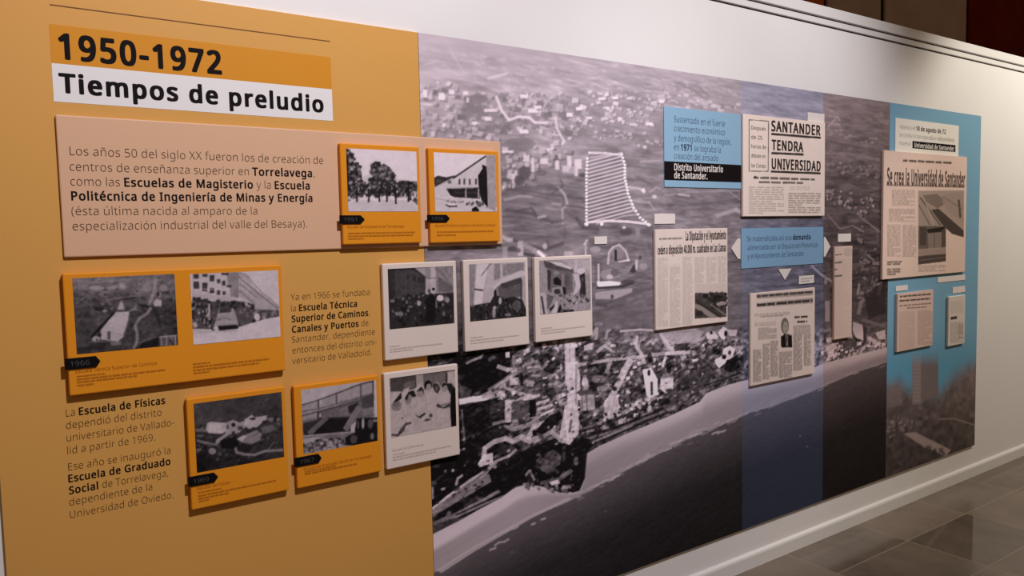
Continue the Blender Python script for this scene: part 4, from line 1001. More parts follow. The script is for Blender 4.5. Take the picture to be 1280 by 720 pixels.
    inland = np.clip((PY - 405) / 25, 0, 1) * np.clip((np.interp(PX, [p[0] for p in land], [p[1] for p in land]) - PY) / 4, 0, 1) * (PX < 1110)
    c.g += inland * (.045 * np.clip(c.noise(4, 3, 111, 2), -.6, 1) + .035 * c.streaks(9, 3, -.4, 112, 2))
    c.g = np.where(inland > 0, np.clip(.25 + (c.g - .25) * (1 + .35 * inland), .055, .74), c.g)
    crowd = [(590, 500), (660, 440), (740, 436), (860, 430), (920, 414), (924, 462), (838, 514), (735, 556), (600, 590), (545, 640), (540, 630)]
    c.specks(crowd, 60, (1.6, 3.6), (.50, .68), .7, 2.0, -.35, 121, .08)
    c.specks(crowd, 80, (1.8, 4.5), (.07, .14), .7, 2.2, -.35, 122)
    top = np.clip((330 - PY) / 40, 0, 1)
    keep = c.g.copy()
    c.blur(2)
    c.g = c.g * (0.25 + .6 * top) + keep * (0.75 - .6 * top)
    # white dotted outline with hatching
    left = [(737, 191), (734, 198), (733, 220), (733, 250), (733, 279)]
    rightp = [(777, 193), (781, 206), (781, 222), (785, 242), (792, 260), (800, 272), (810, 280)]
    c.poly(left + rightp[::-1], .40, .45)
    n = 17
    for k in range(n):
        yl = 200 + (276 - 200) * (k / (n - 1.0)) + 2
        yr = yl - 13
        xr = np.interp(yr, [p[1] for p in rightp], [p[0] for p in rightp])
        yr = yl - 13 * (xr - 734) / 50.0
        c.line([(735, yl), (xr, yr)], 1.9, .72, .9)
    c.line([(738, 197), (764, 193)], 1.8, .7, .8)
    c.line([(745, 280), (780, 270), (797, 268)], 1.6, .7, .7)
    for p in (left, rightp):
        for (ax, ay), (bx, by) in zip(p[:-1], p[1:]):
            m = max(int(math.hypot(bx - ax, by - ay) / 3.9), 1)
            for k in range(m):
                c.oval(ax + (bx - ax) * k / m, ay + (by - ay) * k / m, 1.9, 1.7, .90, .95, 8)
    c.line([(737, 191), (757, 191.5), (777, 194)], 3, .78, .85).line([(733, 278), (760, 276), (785, 277), (810, 280)], 3, .80, .9)
    c.oval(733, 280, 2.6, 2.6, .9).oval(752, 280, 2.2, 2.2, .88).oval(811, 281, 2.6, 2, .9)
    return c, PX, PY


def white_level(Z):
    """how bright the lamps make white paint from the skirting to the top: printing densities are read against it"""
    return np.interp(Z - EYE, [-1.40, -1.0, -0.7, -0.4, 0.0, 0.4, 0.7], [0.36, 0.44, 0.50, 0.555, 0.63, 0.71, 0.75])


c, PX, PY = town()
x0, x1, z0, z1 = c.b
XX, ZZ = np.meshgrid(np.linspace(x0, x1, c.nx), np.linspace(z0, z1, c.ny))
rgb = lin(np.clip(c.g, 0.02, 1))[..., None] * np.array((1.07, 0.91, 1.02))
rgb = np.where((PX > 1029)[..., None], rgb * np.array((.84, .75, .70)), rgb)
# translucent blue band printed down the middle of the sea
BX0, BX1 = at(927.6, 400, T_PANEL)[0], at(1030, 300, T_PANEL)[0]
band = ((XX > BX0) & (XX < BX1))[..., None]
rgb = np.where(band, rgb * np.array((.86, .94, 1.06)) + np.array((.007, .010, .021)), rgb)
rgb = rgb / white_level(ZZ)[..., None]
# solid blue column on the right with a tower block fading out of it
CX0 = at(1109, 400, T_PANEL)[0]


def tower_print():
    k = Print(CX0, MX1, MZ0, MZ1, T_PANEL, 240, 480)
    px, py = k.pixels()
    fade = np.clip((py - 412) / 46.0, 0, 1)
    blue = np.array((.195, .385, .54))
    k.g[:] = .27
    k.g += .05 * k.noise(12, 14, 4, 4)
    edge = np.interp(px, [1109, 1124, 1138, 1176, 1190, 1205, 1222], [484, 478, 490, 492, 474, 462, 452])
    w = np.clip((edge + 14 - py) / 34, 0, 1)
    w = w * w * (3 - 2 * w)
    k.g = np.interp(py, [430, 480, 520, 560, 600], [.36, .31, .225, .185, .16]) + .05 * k.noise(12, 9, 4, 4)
    k.crop(1080, 330, 2.667)
    k.specks([(75, 430), (160, 470), (240, 450), (370, 400), (370, 520), (240, 510), (160, 560), (75, 540)], 70, (6, 18), (.20, .36), .5, 1.5, 0, 5)
    k.line([(250, 517), (300, 515), (366, 536)], 5, .40, .8)
    k.poly([(130, 565), (170, 560), (290, 620), (270, 640), (200, 610)], .42, .9)
    k.specks([(75, 500), (160, 520), (170, 560), (75, 580)], 26, (5, 12), (.28, .46), .7, 1.5, 0, 6, .12)
    k.specks([(75, 560), (200, 610), (370, 640), (370, 720), (75, 720)], 70, (7, 18), (.10, .22), .6, 1.5, 0, 8)
    k.poly([(75, 405), (110, 398), (122, 425), (130, 470), (75, 480)], .34, .6)
    block = np.zeros_like(k.g)
    whole, k.g = k.g, block
    k.poly([(160, 300), (247, 280), (247, 440), (205, 455), (160, 470)], 1.0)
    k.poly([(75, 405), (110, 398), (122, 425), (130, 470), (75, 480)], .7)
    k.blur(3)
    block, k.g = k.g, whole
    k.poly([(160, 300), (190, 294), (190, 465), (160, 470)], .37, .85).poly([(190, 294), (247, 280), (247, 440), (205, 452), (190, 466)], .315, .95)
    for n in range(12):
        k.line([(164, 312 + n * 13), (186, 310 + n * 13)], 4, .47, .5)
    k.blur(2)
    w = w * (1 - .97 * block * np.clip((py - 436) / 20, 0, 1))[...]
    photo = lin(np.clip(k.g, .03, 1))[..., None] * np.array((1.10, .86, .86))
    photo = photo * (1 - w[..., None]) + w[..., None] * np.array((.058, .16, .245))
    Xk, Zk = np.meshgrid(np.linspace(CX0, MX1, k.nx), np.linspace(MZ0, MZ1, k.ny))
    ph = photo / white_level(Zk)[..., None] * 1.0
    f = fade[..., None]
    return k, blue * (1 - f) + ph * f


c.b = (MX0, MX1, MZ0, MZ1)
o = c.build('aerial_photograph', mural_ink, -T_PANEL - 0.0006, mural, rgb=rgb)
k, krgb = tower_print()
o = k.build('tower_photograph', mural_ink, -T_PANEL - 0.0012, mural, rgb=krgb)
o['label'] = 'blue column fading into a tower block'

# ------------------------------------------------------------------ raised boards
def board(name, label, category, corners, y_back, y_front, mat, group=None, bevel=0.0034):
    x0, x1, z0, z1 = rect(corners, -y_front)
    root = empty(name, (x0 + x1) / 2, y_back, z0)
    tag(root, label, category, group or {'photo board': 'photo boards on the display wall', 'newspaper cutting': 'newspaper cuttings on the mural', 'text plate': 'text plates on the mural'}.get(category))
    box('backing_board', x0, x1, y_front, y_back, z0, z1, mat, root, bevel)
    return root, (x0, x1, z0, z1)


def picture(corners, y_front, base, cell=0.0021):
    x0, x1, z0, z1 = rect(corners, -y_front)
    return Print(x0, x1, z0, z1, -y_front, max(int((x1 - x0) / cell), 30), max(int((z1 - z0) / cell), 30), base)


def photo_build(c, y_front, root, gain=1.0, name='photograph', tint=(1.06, 0.92, 1.0), mat=None):
    """the picture sheet, glued on the board"""
    c.g = np.clip(c.g + c.g * (1 - c.g) * (.10 * c.noise(3, 3, 77, 2) + .10 * c.noise(8, 6, 78, 2)), .03, 1)
    o = c.build(name, mat or photo_ink, y_front - 0.0008, root, tint=tuple(t * gain for t in tint))
    return o


def greek_lines(name, spans, off, y, mat, root, pitch_px=3.0, seed=1):
    """rows of unreadably small print as little bars: spans = (x0, y0, x1, y1, height) in photo points"""
    r = np.random.RandomState(seed)
    V, Fc = [], []
    for x0, y0, x1, y1, h in spans:
        xa, za = at(x0, y0, off)
        xb, _ = at(x1, y1, off)
        hh = at(x0, y0, off)[1] - at(x0, y0 + h, off)[1]
        x = xa
        while x < xb:
            e = min(x + hh * r.uniform(1.2, 4.5), xb)
            b = len(V)
            V += [(x, y, za), (e, y, za), (e, y, za + hh), (x, y, za + hh)]
            Fc.append((b, b + 1, b + 2, b + 3))
            x = e + hh * r.uniform(.3, .6)
    return mesh_from(name, V, Fc, mat, root)


def caption_title(text, x0, y0, x1, off, y, cap, root, mat):
    lt = Lettering(y)
    xa, z = at(x0, y0, off)
    lt.line(text, xa, at(x1, y0, off)[0], z, cap, 'regular')
    return lt.build({'regular': 'caption_title'}, {'regular': mat}, root)


def date_tag(year, pts, off, y_front, root, tx):
    """black pointed plate on the lower left edge: pts = TL, shoulder, tip, shoulder, BL in photo points"""
    P = [at(*p, off) for p in pts]
    zt = (P[0][1] + P[1][1]) / 2
    zb = (P[3][1] + P[4][1]) / 2
    xl, xs = (P[0][0] + P[4][0]) / 2, (P[1][0] + P[3][0]) / 2
    zm = (zt + zb) / 2
    o = prism('date_tag', [(xl, zb), (xs, zb), (P[2][0], zm), (xs, zt), (xl, zt)], -off, y_front + 0.001, black_card, root, 0.0008)
    o['label'] = 'black pointed date plate'
    h = zt - zb
    lt = Lettering(-off - 0.0004)
    w = xs - xl
    lt.line(year, xl + w * tx[0], xl + w * tx[1], zb + h * .27, h * .46, 'light')
    lt.build({'light': 'date_numerals'}, {'light': grey_ink}, o)
    return o


# the beige introduction board across both panels
YB = -T_PANEL - 0.0018
Y1 = -0.0205
intro, ib = board('text_board', 'long pale beige raised board with the introductory paragraph in dark letters', 'board',
                  ((71, 142), (628, 178), (626.5, 306), (78, 321)), YB, Y1, beige_card)
paragraph([('Los años 50 del siglo XX fueron los de creación de', 87.4, 193.9, 404, 205),
           ('centros de enseñanza superior en *Torrelavega*,', 87.4, 213.4, 393.4, 219.6),
           ('como las *Escuelas de Magisterio* y la *Escuela*', 88.4, 231.9, 387.2, 236),
           ('*Politécnica de Ingeniería de Minas y Energía*', 89.3, 250.2, 390.6, 251.4),
           ('(ésta última nacida al amparo de la', 89.7, 269, 321.7, 268.3),
           ('especialización industrial del valle del Besaya).', 91, 288, 383.6, 283.7)],
          -Y1, Y1 - 0.0006, intro, 0.0215)

Y2 = -0.038        # boards fixed on the introduction board
Y3 = -0.031        # boards fixed on the panels

# 1951: avenue of trees
b1, bb1 = board('photo_board', 'orange photo board dated 1951 showing dark trees along an avenue', 'photo board',
                ((424.9, 179.2), (525.6, 183.3), (525.6, 303.8), (429, 305.6)), Y1, Y2, orange_card, None)
c = picture(((432.5, 185.4), (520.7, 189.6), (522, 264), (435.3, 264.6)), Y2, .82)
c.crop(420, 175, 7.2)
c.quad(80, 540, 740, 660, .74)
c.poly([(230, 330), (330, 300), (560, 350), (730, 370), (730, 420), (230, 430)], .72, .7)
c.poly([(85, 70), (125, 85), (150, 140), (140, 200), (200, 215), (230, 290), (240, 400), (250, 500), (90, 560)], .30, .85)
c.specks([(88, 80), (140, 120), (220, 240), (250, 480), (95, 540)], 110, (14, 36), (.06, .22), .8, 1.3, 0, 2)
c.specks([(95, 90), (140, 130), (220, 250), (250, 460), (110, 500)], 40, (10, 26), (.45, .72), .8, 1.3, 0, 3)
c.quad(85, 150, 112, 440, .07, .8)
c.poly([(340, 220), (370, 195), (400, 225), (430, 210), (490, 250), (525, 310), (535, 400), (530, 500), (330, 490), (300, 400), (340, 320)], .34, .9)
c.specks([(330, 210), (400, 200), (520, 300), (540, 480), (310, 490), (310, 370)], 130, (14, 40), (.08, .28), .8, 1.3, 0, 4)
c.specks([(340, 215), (480, 250), (520, 340), (500, 440), (320, 440)], 40, (10, 26), (.42, .62), .7, 1.3, 0, 5)
c.poly([(545, 380), (730, 370), (730, 500), (560, 520)], .32, .8)
c.specks([(545, 380), (730, 375), (730, 560), (680, 540), (560, 500)], 50, (14, 34), (.10, .28), .8, 1.3, 0, 6)
c.oval(605, 490, 28, 40, .72, .8).oval(700, 490, 25, 30, .78, .8).oval(290, 410, 22, 26, .74, .8).oval(250, 400, 12, 16, .6, .6)
c.specks([(110, 500), (550, 500), (550, 545), (110, 545)], 40, (14, 30), (.72, .85), .8, 1.3, 0, 7)
c.specks([(110, 440), (230, 370), (330, 340), (560, 370), (730, 385), (730, 490), (560, 510), (110, 505)], 170, (12, 32), (.06, .26), .85, 1.2, 0, 11)
c.specks([(110, 430), (230, 370), (560, 380), (730, 400), (730, 500), (110, 505)], 50, (8, 20), (.42, .66), .8, 1.2, 0, 12)
for x in (185, 293, 388, 455, 535, 650):
    c.line([(x, 440), (x + 2, 555 if x != 535 else 575)], 17, .10, .85)
c.specks([(110, 440), (540, 430), (540, 500), (110, 510)], 40, (14, 30), (.08, .2), .75, 1.3, 0, 8)
c.poly([(680, 540), (735, 520), (735, 590)], .22, .7).blur(1)
photo_build(c, Y2, b1, 1.15)
date_tag('1951', ((424.8, 269), (451, 269), (456.2, 274.2), (451, 279.6), (425.2, 279.8)), -Y2 + .004, Y2, b1, (.2, .8))
caption_title('Escuela de Magisterio de Torrelavega', 434.5, 285.2, 505, -Y2, Y2 - .0008, .0085, b1, caption_ink)
greek_lines('caption_text', [(435, 292.6, 519, 292.4, 1.8), (435, 296.2, 516, 295.6, 1.8), (435.4, 299.4, 455, 299, 1.6)], -Y2, Y2 - .0008, caption_ink, b1, seed=4)

# second board on the introduction board: roof and arcade
b2, bb2 = board('photo_board', 'orange photo board of a white building under a steep roof line', 'photo board',
                ((535.3, 184.6), (624.3, 189.2), (623.8, 301.8), (538.3, 303.6)), Y1, Y2, orange_card)
c = picture(((542, 190.5), (619.7, 193.9), (620, 264.4), (543.9, 264.4)), Y2, .84)
c.crop(530, 180, 7.58)
c.poly([(92, 320), (130, 300), (210, 315), (280, 300), (300, 300), (170, 380), (100, 410)], .12, .9)
c.poly([(120, 330), (170, 335), (160, 360), (110, 370)], .35, .6)
c.poly([(100, 410), (290, 310), (590, 110), (600, 110), (600, 420), (210, 430), (240, 500), (100, 520)], .76)
c.line([(95, 415), (285, 318)], 14, .62, .7).line([(275, 325), (590, 110)], 14, .10, .9)
c.poly([(510, 300), (555, 230), (545, 195), (590, 210), (605, 330), (602, 600), (560, 600), (520, 450)], .08, .95)
c.poly([(585, 105), (690, 105), (690, 600), (605, 600), (598, 330)], .60)
c.specks([(600, 110), (685, 110), (685, 600), (610, 600)], 50, (10, 26), (.52, .68), .6, 1.6, 0, 2)
c.poly([(210, 425), (520, 415), (530, 520), (290, 505), (250, 490)], .12, .95)
c.quad(290, 455, 520, 470, .30, .5)
for x in (395, 515):
    c.line([(x, 425), (x, 515)], 15, .62, .9)
c.line([(215, 420), (520, 408)], 10, .55, .7)
for x in (335, 380, 432, 490):
    c.quad(x - 8, 330, x + 10, 385, .22, .85)
c.oval(240, 360, 20, 18, .35, .8).oval(190, 365, 10, 10, .6, .6)
c.poly([(100, 520), (240, 505), (540, 530), (600, 600), (680, 610), (680, 640), (105, 640)], .76)
c.line([(105, 515), (240, 540), (360, 555)], 8, .55, .7)
c.specks([(380, 540), (560, 545), (560, 590), (380, 580)], 16, (14, 34), (.18, .40), .8, .8, 0, 4)
c.specks([(220, 535), (370, 545), (370, 565), (230, 560)], 10, (8, 20), (.35, .5), .8, 1.4, 0, 5)
c.line([(210, 575), (240, 592), (310, 590)], 16, .18, .85).oval(255, 570, 40, 10, .86, .9)
c.poly([(450, 640), (455, 610), (490, 590), (520, 620), (520, 640)], .05, .95).poly([(560, 600), (680, 600), (680, 640), (640, 620)], .50, .7).blur(1)
photo_build(c, Y2, b2, 1.15)
date_tag('1956', ((534.5, 268.3), (558.5, 268.6), (562.4, 272.6), (558.5, 277.6), (534.8, 277.8)), -Y2 + .004, Y2, b2, (.2, .8))
caption_title('Escuela Politécnica Superior de Minas y Energía', 544, 283.6, 619, -Y2, Y2 - .0008, .0085, b2, caption_ink)
greek_lines('caption_text', [(546, 291, 617, 290.4, 1.8), (546, 295, 570, 294.6, 1.8)], -Y2, Y2 - .0008, caption_ink, b2, seed=5)

# 1966: wide board with two photographs
b3, bb3 = board('photo_board', 'wide orange photo board dated 1966 with two photographs side by side', 'photo board',
                ((79.8, 343), (353.4, 329.8), (355, 463.8), (85, 494.7)), YB, Y3, orange_card)
c = picture(((92, 347.5), (219.3, 342.7), (221.4, 431.6), (94.4, 442.3)), Y3, .27)
c.crop(80, 335, 6.26)
c.lattice([75, 300, 500, 700, 880], [50, 130, 200, 260, 340, 450, 560, 670],
          [[.46, .44, .42, .40, .40], [.44, .42, .40, .42, .34], [.30, .31, .33, .38, .30], [.28, .29, .28, .30, .26], [.28, .26, .24, .24, .18], [.27, .25, .26, .25, .17], [.25, .22, .24, .26, .18], [.16, .18, .20, .20, .14]])
c.g += .06 * c.noise(9, 5, 4, 3) + .04 * c.noise(4, 3, 14, 2)
c.specks([(90, 100), (860, 80), (860, 270), (560, 330), (100, 340)], 90, (7, 20), (.40, .56), .6, 2.2, -.1, 15)
c.specks([(90, 170), (860, 150), (860, 520), (560, 560), (100, 560)], 80, (8, 24), (.12, .22), .6, 2.0, -.1, 16)
c.line([(80, 95), (250, 110), (450, 95), (640, 80)], 12, .52, .5).line([(80, 155), (190, 160)], 18, .48, .6)
c.oval(260, 155, 60, 20, .58, .8).oval(370, 150, 45, 22, .56, .8).poly([(440, 110), (470, 130), (490, 150), (460, 170), (430, 160)], .58, .8)
c.line([(200, 180), (330, 185), (480, 175), (600, 165)], 10, .48, .6).line([(190, 135), (250, 130), (320, 150), (420, 120)], 8, .28, .7)
c.oval(650, 150, 35, 40, .50, .7).oval(780, 155, 30, 30, .52, .7).line([(720, 85), (710, 170), (690, 220), (670, 270)], 26, .55, .75)
c.line([(330, 250), (420, 235), (640, 210)], 12, .44, .7).poly([(440, 240), (560, 225), (560, 240), (450, 250)], .14, .8)
c.poly([(725, 240), (760, 250), (765, 300), (705, 300), (700, 270)], .66, .9).poly([(730, 200), (760, 190), (765, 225), (735, 235)], .5, .8).oval(735, 205, 12, 18, .1, .8)
c.poly([(580, 280), (690, 300), (700, 315), (600, 300)], .08, .85).line([(700, 310), (730, 370), (755, 460)], 30, .14, .7)
c.poly([(445, 255), (470, 300), (470, 325), (415, 325)], .62, .9).oval(275, 320, 42, 18, .10, .8).oval(320, 335, 18, 12, .58, .8).oval(225, 345, 25, 25, .34, .5)
c.poly([(505, 330), (570, 300), (560, 330), (510, 345)], .48, .8)
c.poly([(395, 345), (505, 340), (510, 360), (490, 460), (460, 540), (420, 575), (290, 560), (285, 490)], .67, .98)
c.poly([(285, 490), (390, 500), (460, 520), (420, 575), (290, 560)], .60, .8).line([(395, 345), (215, 540)], 18, .08, .9)
c.quad(342, 495, 362, 560, .2, .9).oval(250, 555, 32, 22, .62, .9).oval(258, 562, 8, 10, .1, .9).oval(280, 522, 16, 14, .12, .8)
c.poly([(360, 575), (450, 575), (445, 605), (370, 605)], .44, .8).line([(190, 580), (350, 575)], 10, .38, .8)
c.line([(680, 310), (650, 360), (590, 395), (555, 450), (575, 520), (570, 580), (545, 630)], 24, .50, .85)
c.line([(520, 380), (470, 520)], 16, .34, .6).poly([(640, 360), (720, 380), (690, 440), (620, 440)], .28, .5)
c.poly([(590, 570), (690, 540), (690, 600), (590, 600)], .34, .7).poly([(600, 590), (740, 540), (740, 610), (590, 625)], .08, .85)
c.poly([(745, 535), (880, 525), (885, 605), (750, 615)], .34, .9)
for x in (760, 800, 840, 870):
    c.line([(x, 535), (x + 3, 608)], 7, .62, .8)
c.line([(745, 540), (880, 528)], 10, .60, .8).line([(830, 560), (850, 600)], 14, .08, .7)
c.blur(1)
o = photo_build(c, Y3, b3, 1.25)
o['label'] = 'aerial photograph of a long white hall'
c = picture(((238.5, 341.7), (347.9, 338.5), (349.9, 421.2), (240.5, 430.6)), Y3, .70)
c.crop(230, 330, 6.856)
c.poly([(58, 80), (470, 65), (520, 300), (70, 290)], .66)
c.poly([(360, 70), (470, 70), (470, 290), (400, 280)], .48)
for x, y, w, h in ((80, 85, 45, 40), (155, 85, 45, 25), (220, 95, 40, 55), (280, 130, 30, 35), (325, 145, 30, 40), (80, 150, 50, 65), (155, 160, 45, 75), (220, 205, 40, 45), (280, 225, 30, 40), (330, 235, 25, 30), (320, 75, 60, 20), (365, 180, 40, 20)):
    c.quad(x, y, x + w, y + h, .14, .85)
c.quad(60, 210, 400, 225, .74, .4).poly([(70, 245), (420, 290), (420, 320), (70, 290)], .62)
c.poly([(470, 70), (530, 95), (640, 240), (740, 300), (815, 375), (815, 400), (590, 400), (480, 300)], .58)
for a in ([(470, 110), (640, 250)], [(475, 170), (620, 290)], [(475, 230), (600, 340)], [(640, 255), (810, 385)]):
    c.line(a, 14, .40, .7)
for a in ([(500, 120), (640, 235)], [(490, 200), (620, 300)], [(470, 290), (600, 345)]):
    c.line(a, 9, .74, .7)
c.line([(470, 70), (530, 90), (640, 215), (660, 240), (740, 295), (815, 370)], 7, .38, .8)
c.poly([(70, 280), (240, 320), (460, 320), (600, 390), (815, 395), (815, 450), (700, 470), (560, 510), (440, 550), (260, 560), (70, 555)], .26, .95)
c.specks([(70, 290), (240, 320), (270, 560), (70, 555)], 60, (18, 44), (.06, .2), .8, .7, 0, 2)
c.specks([(70, 330), (260, 350), (260, 540), (70, 540)], 26, (10, 26), (.45, .7), .8, .8, 0, 3)
c.specks([(270, 310), (600, 340), (590, 400), (450, 400), (270, 370)], 50, (14, 34), (.07, .22), .8, .9, 0, 4)
c.specks([(450, 380), (600, 380), (650, 480), (460, 530)], 34, (14, 30), (.12, .5), .8, .9, 0, 5)
c.specks([(560, 390), (815, 400), (815, 440), (700, 460), (580, 500)], 26, (10, 26), (.2, .6), .8, 1.6, 0, 6)
c.poly([(275, 470), (300, 380), (420, 375), (440, 420), (465, 520), (460, 550), (280, 560), (255, 530)], .56, .97)
c.poly([(305, 380), (410, 375), (400, 412), (300, 420)], .20, .9).line([(285, 480), (350, 460), (400, 478)], 10, .34, .7).quad(290, 490, 440, 500, .66, .5)
c.poly([(290, 530), (460, 520), (465, 555), (300, 572)], .08, .95).oval(270, 550, 22, 12, .74, .9).quad(205, 340, 225, 480, .62, .9).oval(95, 520, 22, 26, .72, .8)
c.oval(625, 455, 26, 32, .74, .9).oval(600, 490, 16, 22, .10, .8)
c.poly([(75, 560), (300, 575), (460, 555), (560, 515), (700, 470), (822, 452), (822, 640), (70, 695)], .72)
c.poly([(75, 560), (300, 575), (460, 560), (460, 580), (80, 600)], .62, .7).blur(1)
o = photo_build(c, Y3, b3, 1.28)
o['label'] = 'photograph of a bus parade in a street'
date_tag('1966', ((80.5, 448.6), (120.4, 445.3), (125.5, 450.8), (120.4, 459.5), (82, 461.7)), -Y3 + .004, Y3, b3, (.17, .78))
caption_title('Escuela Técnica Superior de Caminos', 94.6, 466.4, 196.5, -Y3, Y3 - .0008, .0085, b3, caption_ink)
greek_lines('caption_text', [(96, 471.4, 131, 469, 1.6), (96, 475.4, 207, 466, 2.2), (96.4, 479, 172, 474, 2.2), (96.6, 483, 118, 481.6, 2),
                             (241, 456, 263, 454.4, 1.6), (241.4, 460, 337, 452, 2.2), (241.6, 464, 325, 457, 2.2), (242, 467.6, 262, 466, 2)], -Y3, Y3 - .0008, caption_ink, b3, seed=6)

# 1969: aerial view of a college
b4, bb4 = board('photo_board', 'orange photo board dated 1969 with an aerial photograph of white college buildings', 'photo board',
                ((233.6, 497.5), (358.6, 483.6), (359, 614), (238.7, 637.4)), YB, Y3, orange_card)
c = picture(((242.7, 504.3), (352.8, 489.9), (354, 571), (245.4, 591)), Y3, .19)
c.crop(235, 480, 6.264)
c.lattice([48, 300, 740], [60, 160, 280, 400, 520, 690], [[.22, .22, .22], [.24, .21, .20], [.23, .22, .18], [.16, .18, .18], [.11, .15, .17], [.07, .10, .14]])
c.g += .035 * c.noise(8, 5, 4, 3)
c.specks([(60, 330), (740, 250), (745, 560), (70, 640)], 70, (7, 20), (.28, .42), .55, 2.0, -.1, 15)
c.specks([(60, 330), (740, 250), (745, 560), (70, 640)], 70, (8, 22), (.05, .10), .6, 2.0, -.1, 16)
c.line([(60, 360), (150, 365)], 22, .40, .8).oval(95, 405, 30, 10, .40, .7).line([(70, 440), (130, 460), (220, 475), (270, 420)], 20, .42, .85)
c.poly([(150, 305), (180, 295), (300, 305), (310, 360), (265, 390), (160, 385), (140, 350)], .62, .95).quad(165, 320, 260, 375, .68, .6)
c.poly([(300, 300), (350, 280), (400, 300), (430, 290), (470, 320), (400, 380), (330, 395), (270, 430), (220, 470), (215, 440), (290, 390)], .55, .9)
c.oval(355, 320, 16, 16, .08, .95).oval(310, 335, 10, 20, .22, .8).oval(355, 380, 14, 12, .1, .9)
c.poly([(440, 280), (500, 240), (520, 260), (620, 245), (610, 280), (580, 300), (540, 340), (470, 350), (440, 320)], .60, .95)
c.oval(505, 272, 26, 10, .12, .9).oval(600, 300, 22, 16, .14, .8).oval(515, 345, 18, 8, .12, .8).oval(460, 355, 12, 14, .14, .8).quad(390, 330, 430, 360, .16, .8)
c.poly([(380, 430), (450, 395), (540, 360), (580, 390), (560, 440), (500, 470), (430, 460)], .46, .9).poly([(380, 430), (430, 400), (460, 410), (420, 450)], .62, .9).line([(450, 430), (560, 380)], 8, .30, .7)
c.poly([(570, 340), (660, 320), (690, 350), (640, 380), (580, 390)], .36, .8).oval(650, 280, 18, 20, .42, .8).oval(705, 275, 16, 14, .40, .8).oval(690, 262, 10, 8, .08, .8)
c.poly([(250, 440), (370, 410), (400, 470), (350, 510), (260, 500)], .07, .9).oval(190, 525, 30, 26, .50, .9).oval(85, 515, 24, 12, .42, .8).oval(135, 500, 14, 14, .06, .8).oval(240, 490, 16, 16, .3, .7)
c.line([(370, 500), (380, 535), (440, 550), (520, 555), (600, 525), (740, 515)], 20, .46, .9).line([(625, 515), (675, 450)], 8, .40, .8).line([(600, 130), (635, 105)], 6, .4, .6)
c.poly([(380, 480), (520, 475), (480, 530), (400, 530)], .09, .7).line([(200, 570), (340, 620)], 5, .2, .6).oval(340, 210, 45, 16, .16, .7).blur(1)
photo_build(c, Y3, b4, 1.5)
date_tag('1969', ((235.4, 595.9), (267.7, 592), (272.9, 597), (268.2, 603.5), (236, 608.2)), -Y3 + .004, Y3, b4, (.2, .78))
caption_title('Escuela de Físicas', 246.5, 612.4, 288, -Y3, Y3 - .0008, .0085, b4, caption_ink)
greek_lines('caption_text', [(247.5, 616.8, 277, 612, 1.6), (247.8, 621, 345, 604, 2), (248, 624.6, 286, 618, 2), (248.4, 627.6, 262, 625, 1.6)], -Y3, Y3 - .0008, caption_ink, b4, seed=7)

# 1967: modern building over parked cars
b5, bb5 = board('photo_board', 'orange photo board dated 1967 showing a modern building on slanted pillars', 'photo board',
                ((367.3, 481), (475.3, 470.3), (475.3, 589.5), (371.3, 611.3)), YB, Y3, orange_card)
c = picture(((376.9, 486.4), (470.4, 475.7), (471.9, 552), (378.7, 566.6)), Y3, .60)
c.crop(365, 465, 6.548)
c.quad(60, 50, 720, 700, .62)
c.poly([(80, 265), (215, 225), (360, 170), (560, 95), (670, 70), (670, 160), (560, 200), (350, 260), (80, 340)], .52)
c.poly([(80, 265), (215, 225), (360, 170), (360, 180), (215, 235), (80, 275)], .22, .9).poly([(360, 170), (560, 92), (670, 66), (670, 80), (560, 105), (360, 182)], .24, .9)
c.line([(85, 325), (220, 300), (360, 262), (560, 205), (665, 170)], 12, .30, .8)
for x, ya, yb in ((212, 225, 300), (360, 172, 262), (560, 97, 210), (660, 75, 170)):
    c.line([(x, ya), (x + 3, yb)], 11, .20, .85)
c.quad(225, 230, 245, 265, .66, .8)
c.poly([(80, 345), (360, 275), (670, 170), (670, 370), (540, 390), (430, 480), (90, 510)], .36)
c.poly([(85, 355), (210, 325), (210, 375), (90, 395)], .52, .9).line([(85, 360), (560, 235)], 8, .22, .8).quad(205, 330, 245, 385, .18, .85).quad(222, 335, 240, 370, .60, .9)
c.poly([(380, 305), (455, 280), (455, 350), (385, 365)], .42, .9).poly([(455, 280), (540, 250), (540, 300), (470, 340)], .12, .9).poly([(560, 215), (670, 175), (670, 290), (580, 300)], .24, .9).poly([(570, 305), (660, 285), (665, 340), (580, 360)], .42, .8)
c.poly([(90, 420), (290, 370), (480, 365), (480, 490), (90, 520)], .16, .95).poly([(250, 385), (460, 380), (430, 480), (180, 510)], .09, .9)
c.line([(280, 375), (145, 500)], 40, .36, .95).line([(545, 290), (440, 465)], 46, .42, .95).line([(440, 300), (410, 350)], 20, .35, .6)
c.poly([(530, 380), (700, 370), (700, 570), (520, 600), (440, 600), (430, 520), (510, 490)], .07, .97)
c.oval(580, 420, 12, 45, .62, .9).oval(540, 430, 10, 36, .30, .8).oval(640, 425, 22, 40, .34, .8).quad(660, 385, 700, 410, .5, .8).oval(655, 525, 16, 28, .46, .8).oval(505, 550, 30, 35, .30, .8)
c.poly([(90, 525), (510, 485), (515, 495), (460, 520), (430, 540), (440, 600), (90, 670)], .40).line([(90, 525), (515, 488)], 10, .58, .8)
c.poly([(90, 545), (250, 525), (200, 570), (90, 590)], .60, .8)
c.specks([(95, 590), (260, 545), (440, 530), (440, 600), (95, 665)], 50, (10, 30), (.10, .30), .8, 1.8, -.3, 2)
c.specks([(95, 590), (260, 550), (400, 540), (400, 610), (95, 660)], 34, (8, 22), (.5, .68), .8, 1.8, -.3, 3)
